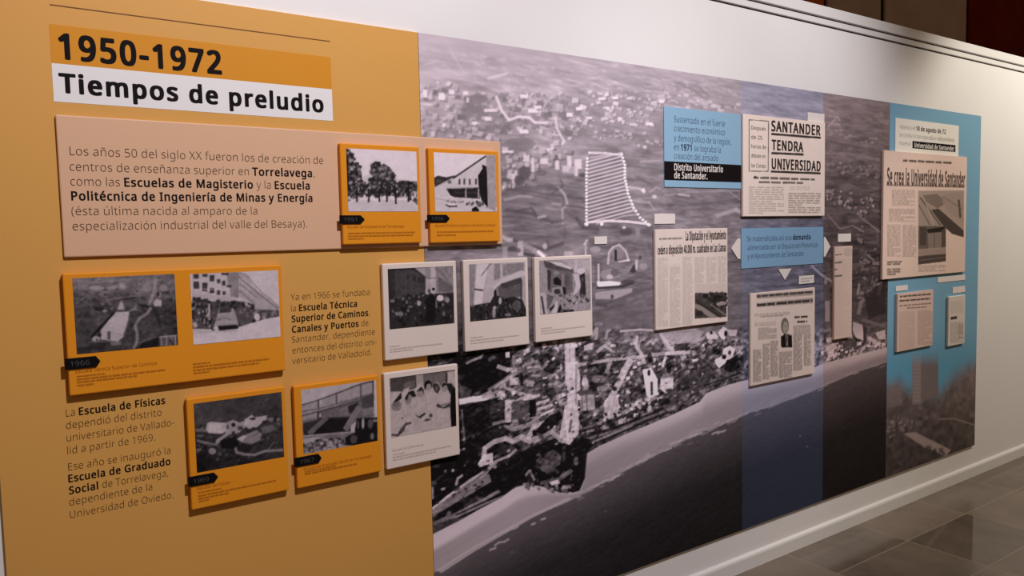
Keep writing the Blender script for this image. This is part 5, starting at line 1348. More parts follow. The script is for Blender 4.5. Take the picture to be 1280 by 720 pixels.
c.line([(310, 580), (340, 620)], 22, .62, .8).poly([(672, 68), (700, 66), (700, 370), (672, 340)], .66).blur(1)
photo_build(c, Y3, b5, 1.38)
date_tag('1967', ((368.4, 572.3), (398.4, 568.1), (402.2, 572.4), (398.4, 579.8), (368.9, 583.1)), -Y3 + .004, Y3, b5, (.22, .8))
caption_title('Escuela de Graduado Social de Torrelavega', 380, 588, 465, -Y3, Y3 - .0008, .0085, b5, caption_ink)
greek_lines('caption_text', [(381, 593.6, 446, 581, 2), (381, 590.6, 420, 584, 1.6)], -Y3, Y3 - .0008, caption_ink, b5, seed=8)

# four white boards
w1, wb1 = board('photo_board', 'white photo board of a packed crowd in a street, leftmost white board', 'photo board',
                ((478.5, 330.4), (570.6, 325.3), (572.7, 440.3), (481, 451)), YB, Y3, white_card)
c = picture(((484.7, 336.4), (566, 332.2), (567.8, 404), (486.8, 411.4)), Y3, .2)
c.crop(475, 320, 7.2)
c.quad(60, 80, 680, 660, .17)
c.poly([(70, 118), (300, 110), (410, 190), (410, 340), (230, 360), (75, 400)], .25)
c.poly([(70, 118), (130, 115), (140, 380), (75, 400)], .17, .8).line([(75, 125), (300, 118), (405, 190)], 10, .12, .8)
for x in (250, 310, 355, 385):
    c.quad(x - 12, 165 + (x - 250) * .25, x + 8, 215 + (x - 250) * .2, .16, .8)
for x in (200, 230, 280, 330):
    c.line([(x, 150), (x, 340)], 5, .31, .6)
c.poly([(310, 108), (655, 88), (665, 330), (520, 340), (410, 345), (410, 190)], .52)
c.poly([(320, 110), (400, 105), (405, 180)], .60, .9).quad(455, 100, 500, 340, .72, .85).poly([(410, 200), (460, 210), (440, 340), (408, 345)], .66, .85)
c.line([(500, 110), (560, 160), (660, 290)], 22, .42, .8).line([(590, 95), (610, 160), (640, 180)], 8, .36, .7).poly([(520, 180), (650, 270), (650, 330), (520, 320)], .36, .8).line([(430, 205), (500, 195)], 14, .44, .7)
c.specks([(80, 380), (230, 350), (420, 350), (660, 330), (660, 600), (85, 640)], 160, (16, 38), (.07, .20), .85, .9, 0, 2)
c.specks([(90, 380), (420, 340), (655, 340), (655, 440), (90, 520)], 40, (12, 30), (.30, .55), .8, .9, 0, 3)
c.specks([(90, 500), (655, 440), (655, 590), (90, 630)], 14, (12, 26), (.26, .42), .7, .7, 0, 4)
c.oval(480, 298, 14, 14, .06, .95).oval(440, 315, 12, 20, .2, .8).poly([(415, 380), (470, 340), (500, 400), (490, 600), (410, 600)], .09, .9)
c.oval(540, 378, 32, 28, .84, .95).oval(605, 395, 20, 26, .62, .85).oval(350, 425, 18, 24, .66, .9).oval(185, 520, 26, 22, .5, .85).oval(150, 520, 10, 20, .55, .8).oval(110, 405, 24, 16, .52, .8).oval(575, 520, 8, 26, .5, .8).oval(270, 455, 24, 14, .42, .8).blur(1)
photo_build(c, Y3, w1, 1.15)
greek_lines('caption_text', [(487, 434, 500, 433, 1.4), (487.2, 437.5, 553, 431.5, 1.6), (487.4, 440.6, 516, 438, 1.6)], -Y3, Y3 - .0008, caption_grey, w1, seed=9)

w2, wb2 = board('photo_board', 'white photo board of a crowd under a curved concrete canopy, second white board', 'photo board',
                ((578.9, 325.4), (659.7, 321.3), (662, 430.6), (581.9, 439.6)), YB, Y3, white_card)
c = picture(((586.8, 329.6), (655.6, 327.8), (658.3, 394.9), (586.8, 402.2)), Y3, .6)
c.crop(575, 315, 7.2)
c.quad(70, 80, 620, 640, .66)
c.poly([(85, 110), (140, 110), (120, 480), (85, 600)], .52).poly([(150, 110), (260, 105), (210, 330), (200, 470), (125, 480)], .80, .9).poly([(255, 108), (320, 108), (300, 320), (300, 440), (210, 460), (215, 300)], .68)
c.line([(280, 100), (240, 150), (190, 215)], 14, .48, .8).poly([(305, 110), (360, 105), (360, 235), (305, 255)], .50, .9).poly([(385, 110), (575, 95), (575, 165), (385, 220)], .48, .9).quad(405, 110, 418, 210, .58, .7)
c.line([(370, 105), (372, 235)], 20, .70, .8).line([(130, 335), (205, 345)], 14, .12, .9)
c.poly([(300, 310), (340, 265), (440, 215), (545, 165), (590, 180), (590, 210), (480, 240), (360, 285), (310, 340)], .74, .95)
c.poly([(310, 340), (370, 285), (550, 225), (560, 400), (420, 420), (320, 440)], .33, .95).poly([(365, 290), (550, 235), (550, 280), (380, 330)], .24, .9).quad(540, 240, 560, 440, .26, .8)
c.quad(560, 215, 600, 560, .64).poly([(325, 310), (345, 320), (350, 400), (330, 420)], .52, .8)
c.poly([(85, 480), (120, 500), (160, 470), (270, 455), (310, 380), (400, 420), (480, 400), (560, 430), (600, 530), (600, 580), (85, 630)], .14, .95)
c.specks([(90, 490), (300, 450), (560, 430), (595, 560), (90, 620)], 90, (14, 34), (.05, .22), .8, .9, 0, 2)
c.specks([(90, 490), (300, 450), (560, 430), (595, 560), (90, 620)], 26, (10, 24), (.34, .52), .7, .8, 0, 3)
c.oval(315, 370, 12, 28, .08, .9).oval(360, 440, 14, 32, .72, .9).oval(305, 545, 16, 50, .60, .85).oval(310, 500, 14, 16, .72, .85).oval(510, 480, 40, 50, .36, .7).oval(430, 565, 30, 14, .5, .8).blur(1)
photo_build(c, Y3, w2, 1.15)
greek_lines('caption_text', [(588, 423, 604, 421.6, 1.4), (588, 426.6, 649, 420.6, 1.6), (588.4, 430, 630, 426, 1.6)], -Y3, Y3 - .0008, caption_grey, w2, seed=10)

w3, wb3 = board('photo_board', 'white photo board of a ruined street with rubble, rightmost white board', 'photo board',
                ((667.5, 321.4), (740, 318.9), (740.8, 420.4), (670.4, 427.5)), YB, Y3, white_card)
c = picture(((674, 325.8), (738, 322.6), (738, 387), (675, 393.5)), Y3, .6)
c.crop(665, 312, 8)
c.quad(60, 70, 620, 660, .56)
c.poly([(72, 110), (120, 120), (190, 200), (190, 420), (75, 430)], .56).poly([(115, 110), (400, 190), (420, 240), (350, 230), (130, 180)], .26, .9)
c.poly([(170, 120), (290, 130), (400, 180), (390, 200), (250, 160)], .78, .9).poly([(290, 100), (580, 90), (580, 250), (440, 240), (400, 180)], .64).quad(425, 100, 450, 230, .72, .8).quad(500, 110, 580, 200, .70, .7).oval(490, 215, 40, 30, .80, .8)
c.poly([(150, 190), (400, 220), (410, 420), (320, 460), (160, 420)], .38, .9).poly([(150, 200), (190, 210), (180, 400), (155, 400)], .18, .8)
c.poly([(210, 290), (250, 270), (290, 310), (290, 360), (220, 350)], .10, .95).oval(245, 235, 30, 20, .55, .8).quad(295, 250, 320, 430, .52, .7).oval(355, 310, 26, 60, .30, .7).poly([(300, 370), (340, 380), (340, 450), (310, 440)], .12, .9)
c.line([(200, 490), (210, 390), (290, 380), (300, 440)], 20, .60, .85).oval(250, 420, 30, 26, .18, .9).poly([(410, 240), (470, 250), (480, 380), (430, 460), (405, 470), (440, 360)], .76, .9)
c.poly([(470, 260), (525, 230), (540, 450), (510, 490), (470, 470), (490, 350)], .14, .9).poly([(530, 270), (580, 270), (580, 440), (545, 430)], .56, .8).oval(500, 300, 16, 24, .3, .8)
c.poly([(80, 430), (130, 430), (160, 640), (80, 650)], .70, .9).line([(95, 470), (120, 640)], 20, .16, .8).poly([(150, 450), (220, 470), (180, 560), (150, 600)], .3, .7).poly([(190, 640), (230, 520), (260, 510), (250, 630)], .74, .9).poly([(170, 590), (230, 540), (220, 580), (180, 620)], .1, .8).poly([(255, 610), (280, 540), (300, 600), (420, 600), (420, 620), (250, 630)], .07, .9)
c.specks([(270, 460), (580, 440), (590, 600), (290, 620)], 70, (14, 36), (.28, .72), .75, 1.2, 0, 3)
c.specks([(270, 460), (560, 450), (570, 520), (290, 560)], 24, (10, 24), (.12, .25), .7, 1.3, 0, 4)
c.poly([(400, 560), (590, 520), (590, 600), (420, 610)], .60, .6).blur(1)
photo_build(c, Y3, w3, 1.15)
greek_lines('caption_text', [(676, 411.4, 690, 410, 1.4), (676, 414.8, 731, 409.6, 1.6), (676.4, 418, 706, 415, 1.6)], -Y3, Y3 - .0008, caption_grey, w3, seed=11)

w4, wb4 = board('photo_board', 'white photo board of a row of nurses in white, below the other white boards', 'photo board',
                ((480, 467.5), (572.4, 454.1), (575, 568.3), (483.8, 587.5)), YB, Y3, white_card)
c = picture(((487, 472.2), (569, 462.4), (570, 533.1), (488.9, 546.3)), Y3, .55)
c.crop(475, 450, 6.857)
c.quad(70, 70, 660, 680, .60)
c.poly([(82, 152), (310, 120), (310, 240), (200, 270), (90, 270)], .24).poly([(200, 200), (300, 170), (300, 230), (210, 260)], .38, .8).poly([(310, 120), (370, 115), (370, 210), (310, 230)], .55).poly([(370, 115), (580, 90), (580, 220), (370, 220)], .36).quad(560, 110, 575, 200, .12, .8).poly([(580, 95), (645, 88), (645, 200), (580, 190)], .62).line([(85, 150), (645, 88)], 10, .12, .7)
c.poly([(90, 440), (190, 380), (280, 330), (370, 320), (450, 280), (610, 280), (610, 570), (95, 660)], .62)
for x, y in ((140, 365), (235, 325), (348, 275), (415, 220), (485, 230), (550, 230)):
    c.oval(x, y, 32, 44, .50, .95)
c.oval(140, 395, 44, 44, .36, .7).oval(240, 345, 30, 36, .42, .6)
c.poly([(100, 290), (150, 270), (130, 350), (95, 370)], .64, .9).poly([(115, 360), (175, 285), (180, 270), (185, 330), (140, 360)], .09, .95).poly([(200, 250), (250, 235), (240, 300), (205, 350), (190, 300)], .64, .9).poly([(210, 330), (245, 270), (290, 260), (310, 310), (280, 320), (250, 290), (230, 350)], .09, .95)
c.poly([(290, 250), (340, 205), (360, 215), (320, 260), (300, 290)], .62, .9).poly([(315, 270), (350, 225), (370, 250), (375, 290), (360, 260), (330, 270)], .10, .9).poly([(375, 230), (385, 185), (415, 170), (445, 195), (440, 250), (430, 200), (400, 210), (390, 260)], .06, .95).poly([(445, 220), (470, 195), (500, 210), (515, 250), (490, 290), (470, 270)], .12, .9).oval(485, 245, 14, 24, .38, .8)
c.poly([(525, 230), (535, 200), (560, 195), (580, 220), (560, 215), (540, 230)], .08, .9).poly([(570, 200), (610, 200), (640, 240), (630, 280), (600, 290), (580, 250)], .10, .95)
c.poly([(605, 290), (650, 230), (655, 570), (610, 575), (600, 400)], .05, .97)
c.poly([(480, 380), (500, 375), (540, 405), (600, 370), (600, 400), (550, 415), (490, 405)], .16, .9).poly([(520, 380), (600, 360), (600, 375), (540, 395)], .42, .8)
c.poly([(295, 455), (330, 485), (380, 450), (395, 460), (345, 500), (320, 490)], .14, .9).poly([(370, 520), (400, 500), (440, 510), (400, 525)], .18, .9).oval(435, 475, 16, 16, .22, .9).oval(405, 500, 24, 8, .5, .7)
c.poly([(155, 620), (190, 570), (215, 540), (270, 530), (270, 545), (225, 560), (205, 610), (165, 640)], .24, .9).line([(100, 640), (150, 645), (180, 620)], 18, .16, .85).oval(190, 498, 8, 8, .2, .8)
c.line([(250, 400), (310, 470)], 5, .48, .6).line([(470, 400), (480, 580)], 4, .52, .6).line([(390, 300), (400, 440)], 5, .54, .6).blur(1)
photo_build(c, Y3, w4, 1.4, tint=(1.10, 0.91, 0.92))
caption_title('Escuela de Enfermeras', 490.5, 564.6, 529.5, -Y3, Y3 - .0008, .0085, w4, caption_grey)
greek_lines('caption_text', [(490.8, 569, 506, 566, 1.4), (491, 572.6, 564, 558.6, 1.8), (491.2, 576, 545, 566, 1.8)], -Y3, Y3 - .0008, caption_grey, w4, seed=12)

# ------------------------------------------------------------------ newspaper cuttings, text plates and small caption labels
blue_card = material('sky_blue_plate', (0.275, 0.46, 0.63), 0.5, 0.3, 0.01, 3.0)
blue_card2 = material('deeper_blue_plate', (0.215, 0.39, 0.58), 0.5, 0.3, 0.01, 3.0)
navy_ink = material('navy_ink', (0.02, 0.05, 0.11), 0.55, 0.2)
dark_navy_ink = material('dark_navy_ink', (0.012, 0.02, 0.05), 0.55, 0.2)
pale_ink = material('pale_lettering_ink', (0.80, 0.74, 0.70), 0.5, 0.2)
news_edge = material('newsprint_board', (0.80, 0.66, 0.60), 0.6, 0.2, 0.01, 3.0)
pink_edge = material('pinkish_newsprint_board', (0.66, 0.465, 0.40), 0.6, 0.2, 0.01, 3.0)
news_ink = material('newspaper_headline_ink', (0.035, 0.026, 0.026), 0.6, 0.2)
label_card = material('white_label_card', (0.78, 0.70, 0.67), 0.55, 0.25)
plate_card = material('white_plate_card', (0.80, 0.76, 0.71), 0.55, 0.25)
light_grey_ink = material('light_grey_ink', (0.36, 0.33, 0.31), 0.55, 0.2)
Y4 = -0.0245
YP = -0.0150                      # thin plates stuck to the panel
NEWS = {'light': news_ink, 'regular': news_ink, 'bold': news_ink, 'black': news_ink}
HEADS = {'light': 'headline', 'regular': 'headline', 'bold': 'headline', 'black': 'headline'}


def cutting(label, corners, edge, tone, group=None):
    root, b = board('newspaper_cutting', label, 'newspaper cutting', corners, YB, Y4, edge, group, 0.0016)
    x0, x1, z0, z1 = b
    m = 0.002
    cell = 0.0026
    c = Print(x0 + m, x1 - m, z0 + m, z1 - m, -Y4, max(int((x1 - x0) / cell), 20), max(int((z1 - z0) / cell), 20), tone)
    return root, b, c


def news_build(c, root, tint):
    """newsprint: grey level 1 is the bare paper"""
    rgb = lin(np.clip(c.g, 0.02, 1.0))[..., None] * np.array(tint)
    return c.build('printed_page', paper_ink, Y4 - 0.0007, root, rgb=rgb)


PAPER = (0.69, 0.545, 0.49)
PINK = (0.70, 0.50, 0.435)

# SANTANDER TENDRA UNIVERSIDAD
n1, nb1, c = cutting('newspaper cutting with the huge headline SANTANDER TENDRA UNIVERSIDAD', ((928.9, 141.8), (1031.2, 153.5), (1031, 270.1), (927.9, 270.5)), news_edge, 1.0)
c.g += .015 * c.noise(10, 10, 2, 2)
c.crop(925, 135, 5.143)
for p in ([(58, 75), (183, 86)], [(183, 86), (180, 408)], [(180, 408), (58, 405)], [(58, 405), (58, 75)]):
    c.line(p, 5, .30, .9)
for p in ([(203, 167), (516, 192)], [(203, 290), (405, 299)], [(200, 409), (514, 420)]):
    c.line(p, 14, .20, .95)
c.greek(85, 440, 480, 462, 22, .32, .8, 2, .035, .62).greek(120, 470, 405, 490, 22, .36, .8, 3, .02, .6)
c.oval(98, 445, 9, 9, .25, .9)
c.greek(55, 505, 282, 682, 15, .78, .8, 4, .01).greek(310, 545, 518, 676, 15, .68, .8, 5, .01).greek(320, 505, 450, 520, 14, .82, .6, 6)
news_build(c, n1, (.88, .735, .66))
lt = Lettering(Y4 - .0012)
off = -Y4
for word, x0, y0, x1, y1, hp in (('SANTANDER', 963.9, 163.8, 1025.3, 169.0, 12.6), ('TENDRA', 964.3, 187.4, 1003.9, 189.4, 12.2), ('UNIVERSIDAD', 964.3, 211.4, 1025.6, 213.4, 12.6)):
    xa, za = at(x0, y0, off)
    xb, zb = at(x1, y1, off)
    lt.line(word, xa, xb, (za + zb) / 2, at(x0, y0 - hp, off)[1] - za, 'black')
for word, y0, xr in (('Después', 161.8, 957.2), ('de 25', 173.5, 952.5), ('horas de', 185, 957.4), ('debate en', 196.6, 956.4), ('las Cortes', 209, 957)):
    xa, za = at(938.8, y0, off)
    lt.line(word, xa, at(xr, y0, off)[0], za, .0165, 'regular')
lt.build(HEADS, NEWS, n1)

# La Diputación y el Ayuntamiento
n2, nb2, c = cutting('newspaper cutting with a two-line condensed headline and a small road photograph at its lower right', ((818.9, 287), (909.3, 284.8), (909.7, 403.2), (819.7, 411.8)), news_edge, 1.0)
c.g += .02 * c.noise(14, 14, 2, 2)
c.crop(815, 260, 4.645)
c.greek(40, 176, 180, 184, 10, .35, .85, 2, -.03, .8)
for k, (x0, x1, y0, y1) in enumerate(((32, 92, 290, 690), (102, 165, 340, 690), (176, 234, 285, 680), (246, 304, 285, 430), (314, 372, 285, 430), (382, 432, 282, 430))):
    c.greek(x0, y0, x1, y1, 8, .80, .62, 10 + k, -.02, .75)
c.line([(35, 330), (165, 326)], 6, .97).poly([(246, 440), (434, 436), (434, 492), (246, 496)], .90, .8)
c.poly([(248, 496), (432, 490), (432, 632), (248, 642)], .30, .97)
c.specks([(248, 496), (432, 490), (432, 530), (248, 540)], 40, (8, 22), (.18, .50), .8, 1.6, 0, 3)
c.specks([(300, 500), (432, 500), (432, 600), (330, 570)], 24, (10, 26), (.10, .2), .8, 1.6, 0, 4)
c.poly([(250, 555), (290, 570), (380, 632), (335, 636), (250, 580)], .66, .95).line([(262, 545), (350, 600), (400, 632)], 12, .22, .8).line([(340, 560), (432, 625)], 10, .60, .8)
c.poly([(370, 555), (400, 540), (432, 545), (432, 560), (380, 570)], .74, .9).oval(275, 612, 24, 18, .2, .8).blur(1)
news_build(c, n2, (.80, .665, .61))
lt = Lettering(Y4 - .0012)
for word, x0, y0, x1, y1, hp in (('La Diputación y el Ayuntamiento', 857, 301, 907.4, 298, 10.6), ('ceden a disposición 40.000 m. cuadrados en Las Llamas', 822, 317.6, 907.4, 314.2, 10)):
    xa, za = at(x0, y0, off)
    xb, zb = at(x1, y1, off)
    lt.line(word, xa, xb, (za + zb) / 2, at(x0, y0 - hp, off)[1] - za, 'black')
lt.build(HEADS, NEWS, n2)

# cutting with a portrait
n3, nb3, c = cutting('newspaper cutting with a standing portrait of a bald man at its centre', ((937.5, 366.2), (1018.7, 360), (1018, 467.5), (938.7, 482)), news_edge, 1.0)
c.g += .015 * c.noise(12, 12, 2, 2)
c.crop(900, 320, 4)
c.poly([(182, 192), (464, 172), (464, 196), (182, 214)], .72, .9).poly([(182, 236), (464, 208), (464, 236), (182, 256)], .72, .9)
c.greek(184, 196, 462, 200, 12, .28, .9, 2, -.08, .9).greek(184, 240, 462, 246, 14, .22, .9, 3, -.085, .9)
c.greek(172, 290, 350, 300, 8, .70, .7, 4, -.06).greek(200, 302, 320, 308, 8, .58, .7, 5, -.06).greek(172, 334, 280, 352, 7, .74, .7, 6, -.05)
c.greek(372, 302, 455, 308, 10, .20, .95, 7, -.06, .9).greek(385, 325, 436, 330, 10, .22, .95, 8, -.05, .9)
c.greek(190, 360, 284, 420, 6, .68, .75, 9, -.06, .8).greek(366, 348, 452, 396, 6, .66, .75, 10, -.05, .8)
for k, (x0, x1, y0, y1) in enumerate(((164, 206, 470, 630), (212, 248, 440, 618), (252, 290, 425, 605), (294, 360, 480, 610), (366, 410, 395, 570), (418, 455, 395, 550))):
    c.greek(x0, y0, x1, y1, 6, .58, .72, 12 + k, -.08, .8)
c.oval(324, 350, 20, 42, .50, .95).oval(327, 358, 13, 32, .76, .95).line([(306, 400), (306, 450), (358, 455), (356, 395)], 6, .2, .7).poly([(306, 404), (322, 390), (342, 390), (358, 402), (360, 455), (308, 458)], .09, .97).poly([(326, 394), (340, 392), (340, 450), (330, 452)], .66, .9).line([(334, 395), (334, 430)], 4, .14, .9)
c.line([(318, 352), (336, 350)], 3, .45, .8).line([(322, 376), (334, 375)], 3, .45, .8).blur(1)
news_build(c, n3, (.78, .645, .585))

# tall narrow cutting
n4, nb4, c = cutting('tall narrow newspaper cutting like a strip beside the blue band', ((1042.2, 308.3), (1065.5, 307.2), (1064.5, 420.5), (1043.3, 425.4)), pink_edge, 1.0)
c.crop(1020, 285, 4.5)
c.greek(106, 175, 200, 610, 6, .92, .55, 3, -.03, .8)
c.quad(104, 190, 150, 300, .98, .7)
for p, w in (([(108, 152), (145, 148)], 5), ([(108, 196), (145, 192)], 8), ([(104, 234), (116, 232)], 8), ([(104, 272), (145, 268)], 9)):
    c.line(p, w, .42, .9)
c.quad(158, 115, 200, 160, .86, .6).blur(1)
news_build(c, n4, (.66, .50, .43))

# Se crea la Universidad de Santander
n5, nb5, c = cutting('large pinkish newspaper cutting headed Se crea la Universidad de Santander', ((1104.8, 189), (1208, 195), (1207, 340), (1102.6, 349.5)), pink_edge, 1.0)
c.g += .012 * c.noise(12, 12, 2, 2)
c.crop(1095, 140, 3.27)
c.line([(42, 300), (362, 308)], 3, .45, .9).line([(42, 296), (362, 303)], 2, .5, .8)
c.greek(110, 194, 312, 206, 12, .40, .9, 2, .05, .75)
for k, (x0, y0, x1, y1) in enumerate(((64, 318, 158, 384), (52, 396, 158, 446), (45, 460, 100, 590), (108, 462, 165, 590))):
    c.greek(x0, y0, x1, y1, 6, .74, .66, 4 + k, 0, .75)
c.greek(45, 610, 138, 628, 9, .48, .8, 9, -.03, .8).greek(45, 640, 105, 662, 10, .55, .8, 10, -.03, .8).greek(172, 628, 286, 655, 7, .70, .7, 11, -.03)
c.poly([(172, 322), (360, 320), (358, 512), (330, 505), (288, 480), (172, 468)], .74, .97)
c.poly([(172, 345), (200, 350), (290, 465), (175, 468)], .70, .9).line([(180, 350), (262, 462)], 6, .40, .8).line([(205, 375), (235, 460)], 5, .84, .7).line([(175, 380), (220, 462)], 6, .48, .7).poly([(190, 340), (250, 335), (290, 370), (250, 395), (210, 370)], .52, .8)
c.poly([(225, 400), (255, 395), (358, 485), (358, 512), (310, 498), (270, 460)], .32, .95).poly([(280, 335), (355, 325), (358, 450), (300, 410), (270, 370)], .70, .8).line([(338, 360), (344, 430)], 9, .34, .8).line([(270, 345), (350, 395)], 5, .5, .6)
c.poly([(172, 466), (285, 466), (285, 610), (172, 624)], .46, .97).quad(178, 470, 205, 545, .32, .8).poly([(205, 480), (285, 468), (270, 490), (215, 500)], .16, .9).poly([(212, 495), (268, 490), (266, 560), (214, 565)], .62, .9).line([(238, 495), (238, 560)], 5, .45, .7).quad(268, 480, 284, 560, .36, .8)
c.poly([(172, 560), (285, 552), (285, 580), (172, 590)], .74, .8).poly([(172, 590), (285, 580), (285, 610), (172, 624)], .34, .9).line([(180, 606), (284, 594)], 6, .52, .7).blur(1)
news_build(c, n5, (.77, .575, .50))
lt = Lettering(Y4 - .0012)
xa, za = at(1108.6, 229.4, off)
xb, zb = at(1206, 231, off)
lt.line('Se crea la Universidad de Santander', xa, xb, za - .003, .082, 'black')
lt.build(HEADS, {k: material('brown_headline_ink', (0.10, 0.065, 0.055), 0.6, 0.2) for k in NEWS}, n5)

# the two small cuttings below it
n6, nb6, c = cutting('small two-column newspaper cutting low on the blue column, left of the narrow white one', ((1121, 367), (1166.4, 362.5), (1166, 431.8), (1121.5, 440)), pink_edge, 1.0)
c.crop(1105, 350, 7.575)
c.quad(122, 100, 465, 290, 1.0, .5)
c.greek(150, 150, 445, 162, 15, .30, .9, 2, -.08, .9).greek(145, 192, 440, 204, 15, .28, .9, 3, -.08, .9).greek(145, 240, 445, 250, 12, .42, .8, 4, -.08, .8).greek(215, 262, 400, 268, 11, .42, .8, 5, -.06, .8)
c.greek(140, 300, 288, 670, 10, .86, .6, 6, -.06, .85).greek(318, 290, 458, 620, 10, .78, .6, 7, -.06, .85).blur(1)
news_build(c, n6, (.70, .51, .445))
n7, nb7, c = cutting('small narrow whitish newspaper cutting at the right end of the blue column', ((1185.5, 370.5), (1206.6, 369), (1205.7, 429.2), (1184.9, 433.2)), plate_card, 1.0)
c.crop(1105, 350, 7.575)
c.greek(626, 200, 752, 320, 10, .88, .6, 6, -.06, .85).greek(626, 400, 752, 600, 10, .78, .6, 7, -.06, .85)
c.poly([(630, 350), (690, 340), (690, 368), (630, 378)], .32, .95).greek(700, 420, 750, 560, 9, .55, .5, 8).blur(1)
news_build(c, n7, (.70, .61, .56))

# blue text plates
def plate(name, label, category, corners, mat, y_front=YP, y_back=YB, group=None):
    return board(name, label, category, corners, y_back, y_front, mat, group, 0.0006)


p1, pb1 = plate('text_plate', 'light blue text plate with a black strip reading Distrito Universitario de Santander', 'text plate',
                ((830.3, 133.3), (926.6, 142.5), (926.2, 235.4), (830.3, 234.2)), blue_card)
x0, x1, z0, z1 = pb1
zs1 = (at(830.8, 201.7, -YP)[1] + at(926, 206, -YP)[1]) / 2
zs0 = (at(830.8, 225, -YP)[1] + at(926, 227.8, -YP)[1]) / 2
o = box('black_strip', x0, x1, YP - .0007, YP + .0003, zs0, zs1, black_ink, p1)
o['label'] = 'black strip with white letters'
NAVY = {k: navy_ink for k in TEXT_MATS}
NAVY['bold'] = dark_navy_ink
paragraph([('Sustentado en el fuerte', 842.5, 152.6, 906, 156.7), ('crecimiento económico', 842.5, 164, 906, 168), ('y demográfico de la región,', 842.5, 176, 914, 180),
           ('en *1971* se lograba la', 842.5, 187.4, 901, 191), ('creación del ansiado', 842.5, 198.6, 897.6, 200)], -YP, YP - .0006, p1, .0255, NAVY, TEXT_NAMES, 'light')
paragraph([('*Distrito Universitario*', 842.5, 212.8, 903.4, 215.4), ('*de Santander.*', 842.5, 222.8, 884, 224)], -YP, YP - .0012, o, .0265, {'light': pale_ink, 'bold': pale_ink}, {'light': 'white_text', 'bold': 'white_text'})

p2, pb2 = plate('text_plate', 'blue text plate with white arrows on three sides, below the SANTANDER headline cutting', 'text plate',
                ((926.4, 286.2), (1029.4, 283.1), (1028.7, 330), (926.9, 335)), blue_card2)
NAVY2 = dict(NAVY)
paragraph([('Se materializaba así una *demanda*', 933.7, 301.9, 1013, 300.6), ('alimentada por la Diputación Provincial', 934.4, 312.9, 1022, 309.4), ('y el Ayuntamiento de Santander.', 934.4, 323.6, 1005.6, 319.4)],
          -YP, YP - .0006, p2, .0235, NAVY2, TEXT_NAMES, 'light')
for pts in (((922.6, 297.8), (914.4, 310.6), (922.6, 323.6)), ((1030, 296.2), (1031.6, 320.4), (1038, 307.7)), ((973, 336.4), (981.2, 350), (989.4, 335.6))):
    P = [at(*p, -YP) for p in pts]
    if pts[0][0] > 1000:                     # right-hand arrow: a blunt wedge
        P = [at(1029.8, 296.2, -YP), at(1029.8, 321, -YP), at(1031.6, 320.6, -YP), at(1038, 307.9, -YP), at(1031.6, 296.2, -YP)]
    elif pts[0][0] < 930:
        P = [at(925.6, 298, -YP), at(922.6, 297.8, -YP), at(914.4, 310.6, -YP), at(922.6, 323.6, -YP), at(925.6, 323.6, -YP)]
    o = prism('arrow', P, YP, YB, label_card, p2)
    o['label'] = 'white arrow pointing away from the plate'

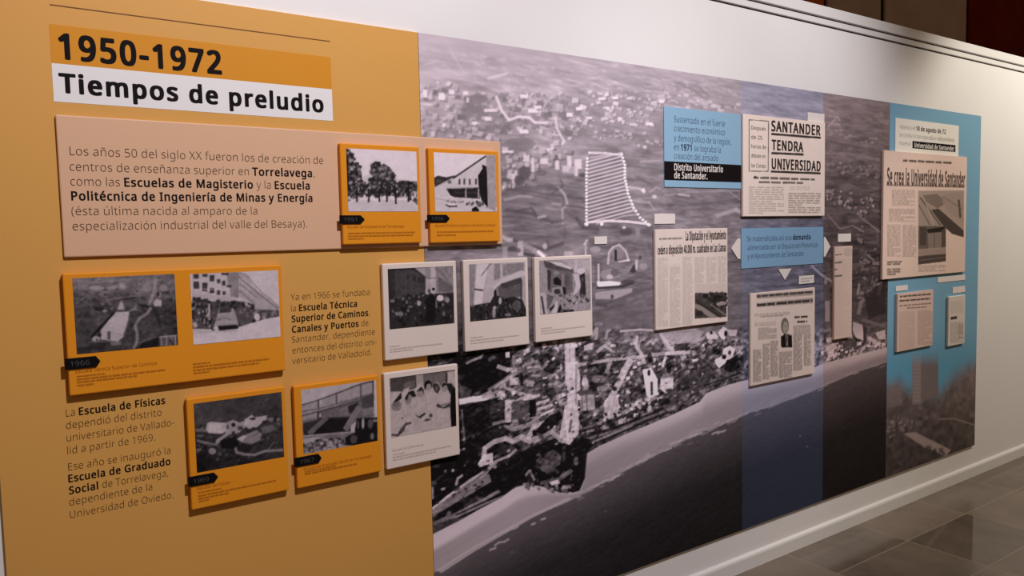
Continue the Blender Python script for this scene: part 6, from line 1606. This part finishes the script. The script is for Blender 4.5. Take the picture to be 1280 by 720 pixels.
p3, pb3 = plate('text_plate', 'white text plate with a black strip at the top of the blue column', 'text plate',
                ((1119.2, 147.6), (1198.6, 156.8), (1198, 196), (1119.2, 194)), plate_card)
paragraph([('Además el *18 de agosto de 72*,', 1124.5, 160.8, 1183, 167), ('se creaba la tan esperada e independiente', 1124.5, 170.8, 1193, 176.6), ('nueva', 1124.5, 181, 1138, 182)], -YP, YP - .0006, p3, .0235,
          {'light': light_grey_ink, 'bold': news_ink}, TEXT_NAMES, 'light')
X0, Za = at(1140.6, 176.2, -YP)
X1, Zb = at(1194.3, 181.4, -YP)
Zc, Zd = at(1140.6, 185.4, -YP)[1], at(1194.3, 189.7, -YP)[1]
o = box('black_strip', X0, X1, YP - .0007, YP + .0003, (Zc + Zd) / 2, (Za + Zb) / 2, black_ink, p3)
o['label'] = 'black strip with white letters'
paragraph([('*Universidad de Santander*', 1142.6, 184, 1192.4, 187.8)], -YP, YP - .0012, o, .0235, {'bold': pale_ink}, {'bold': 'white_text'})

# small white caption labels
for label, cs in (('blank white caption label above the cutting with the road photograph', ((818, 267.2), (844, 267.2), (844, 279.6), (818.2, 280))),
                  ('small white caption label just right of the dotted hatched area, above the white boards', ((743, 295.8), (759, 295.4), (758.8, 304.8), (743.2, 305.4))),
                  ('white label half hidden behind the SANTANDER headline cutting', ((1009.6, 140.2), (1030.6, 142.6), (1030.6, 160), (1009.6, 158))),
                  ('small white caption label above the cutting with the portrait', ((998.7, 345.6), (1017.6, 343.4), (1017.5, 353.4), (998.9, 355.4))),
                  ('small white caption label above the tall narrow cutting', ((1047.6, 292.4), (1063.8, 291.8), (1063.8, 302), (1047.6, 302.4))),
                  ('long thin white label under the large pinkish cutting', ((1172, 346), (1206.4, 344), (1206.4, 350.4), (1172.2, 353))),
                  ('small white caption label above the two-column cutting on the blue column', ((1119.8, 357.6), (1134.8, 356.4), (1134.8, 362.8), (1119.8, 364))),
                  ('small white caption label above the narrow whitish cutting', ((1190.8, 359), (1206.4, 357.6), (1206.4, 365.2), (1190.8, 366.6)))):
    root, b = plate('caption_label', label, 'label', cs, label_card, group='white caption labels')
    if cs[0][0] > 990 and cs[0][0] < 1000:
        greek_lines('caption_text', [(1001, 349.4, 1015, 348, 1.2), (1001, 352.4, 1012, 351.2, 1.2)], -YP, YP - .0005, light_grey_ink, root, seed=3)

# every mesh keeps its own origin at its centre
for o in list(col.objects):
    if o.type != 'MESH' or o.get('kind') == 'structure':
        continue
    me = o.data
    n = len(me.vertices)
    co = np.empty(n * 3, np.float32)
    me.vertices.foreach_get('co', co)
    co = co.reshape(-1, 3)
    ctr = (co.min(0) + co.max(0)) / 2
    me.vertices.foreach_set('co', (co - ctr).ravel())
    me.update()
    o.location = Vector(o.location) + Vector([float(v) for v in ctr])
for o in list(col.objects):
    if o.type == 'MESH' and o.parent is not None and o.parent.type == 'MESH':
        o.matrix_parent_inverse = Matrix.Translation(-Vector(o.parent.location))
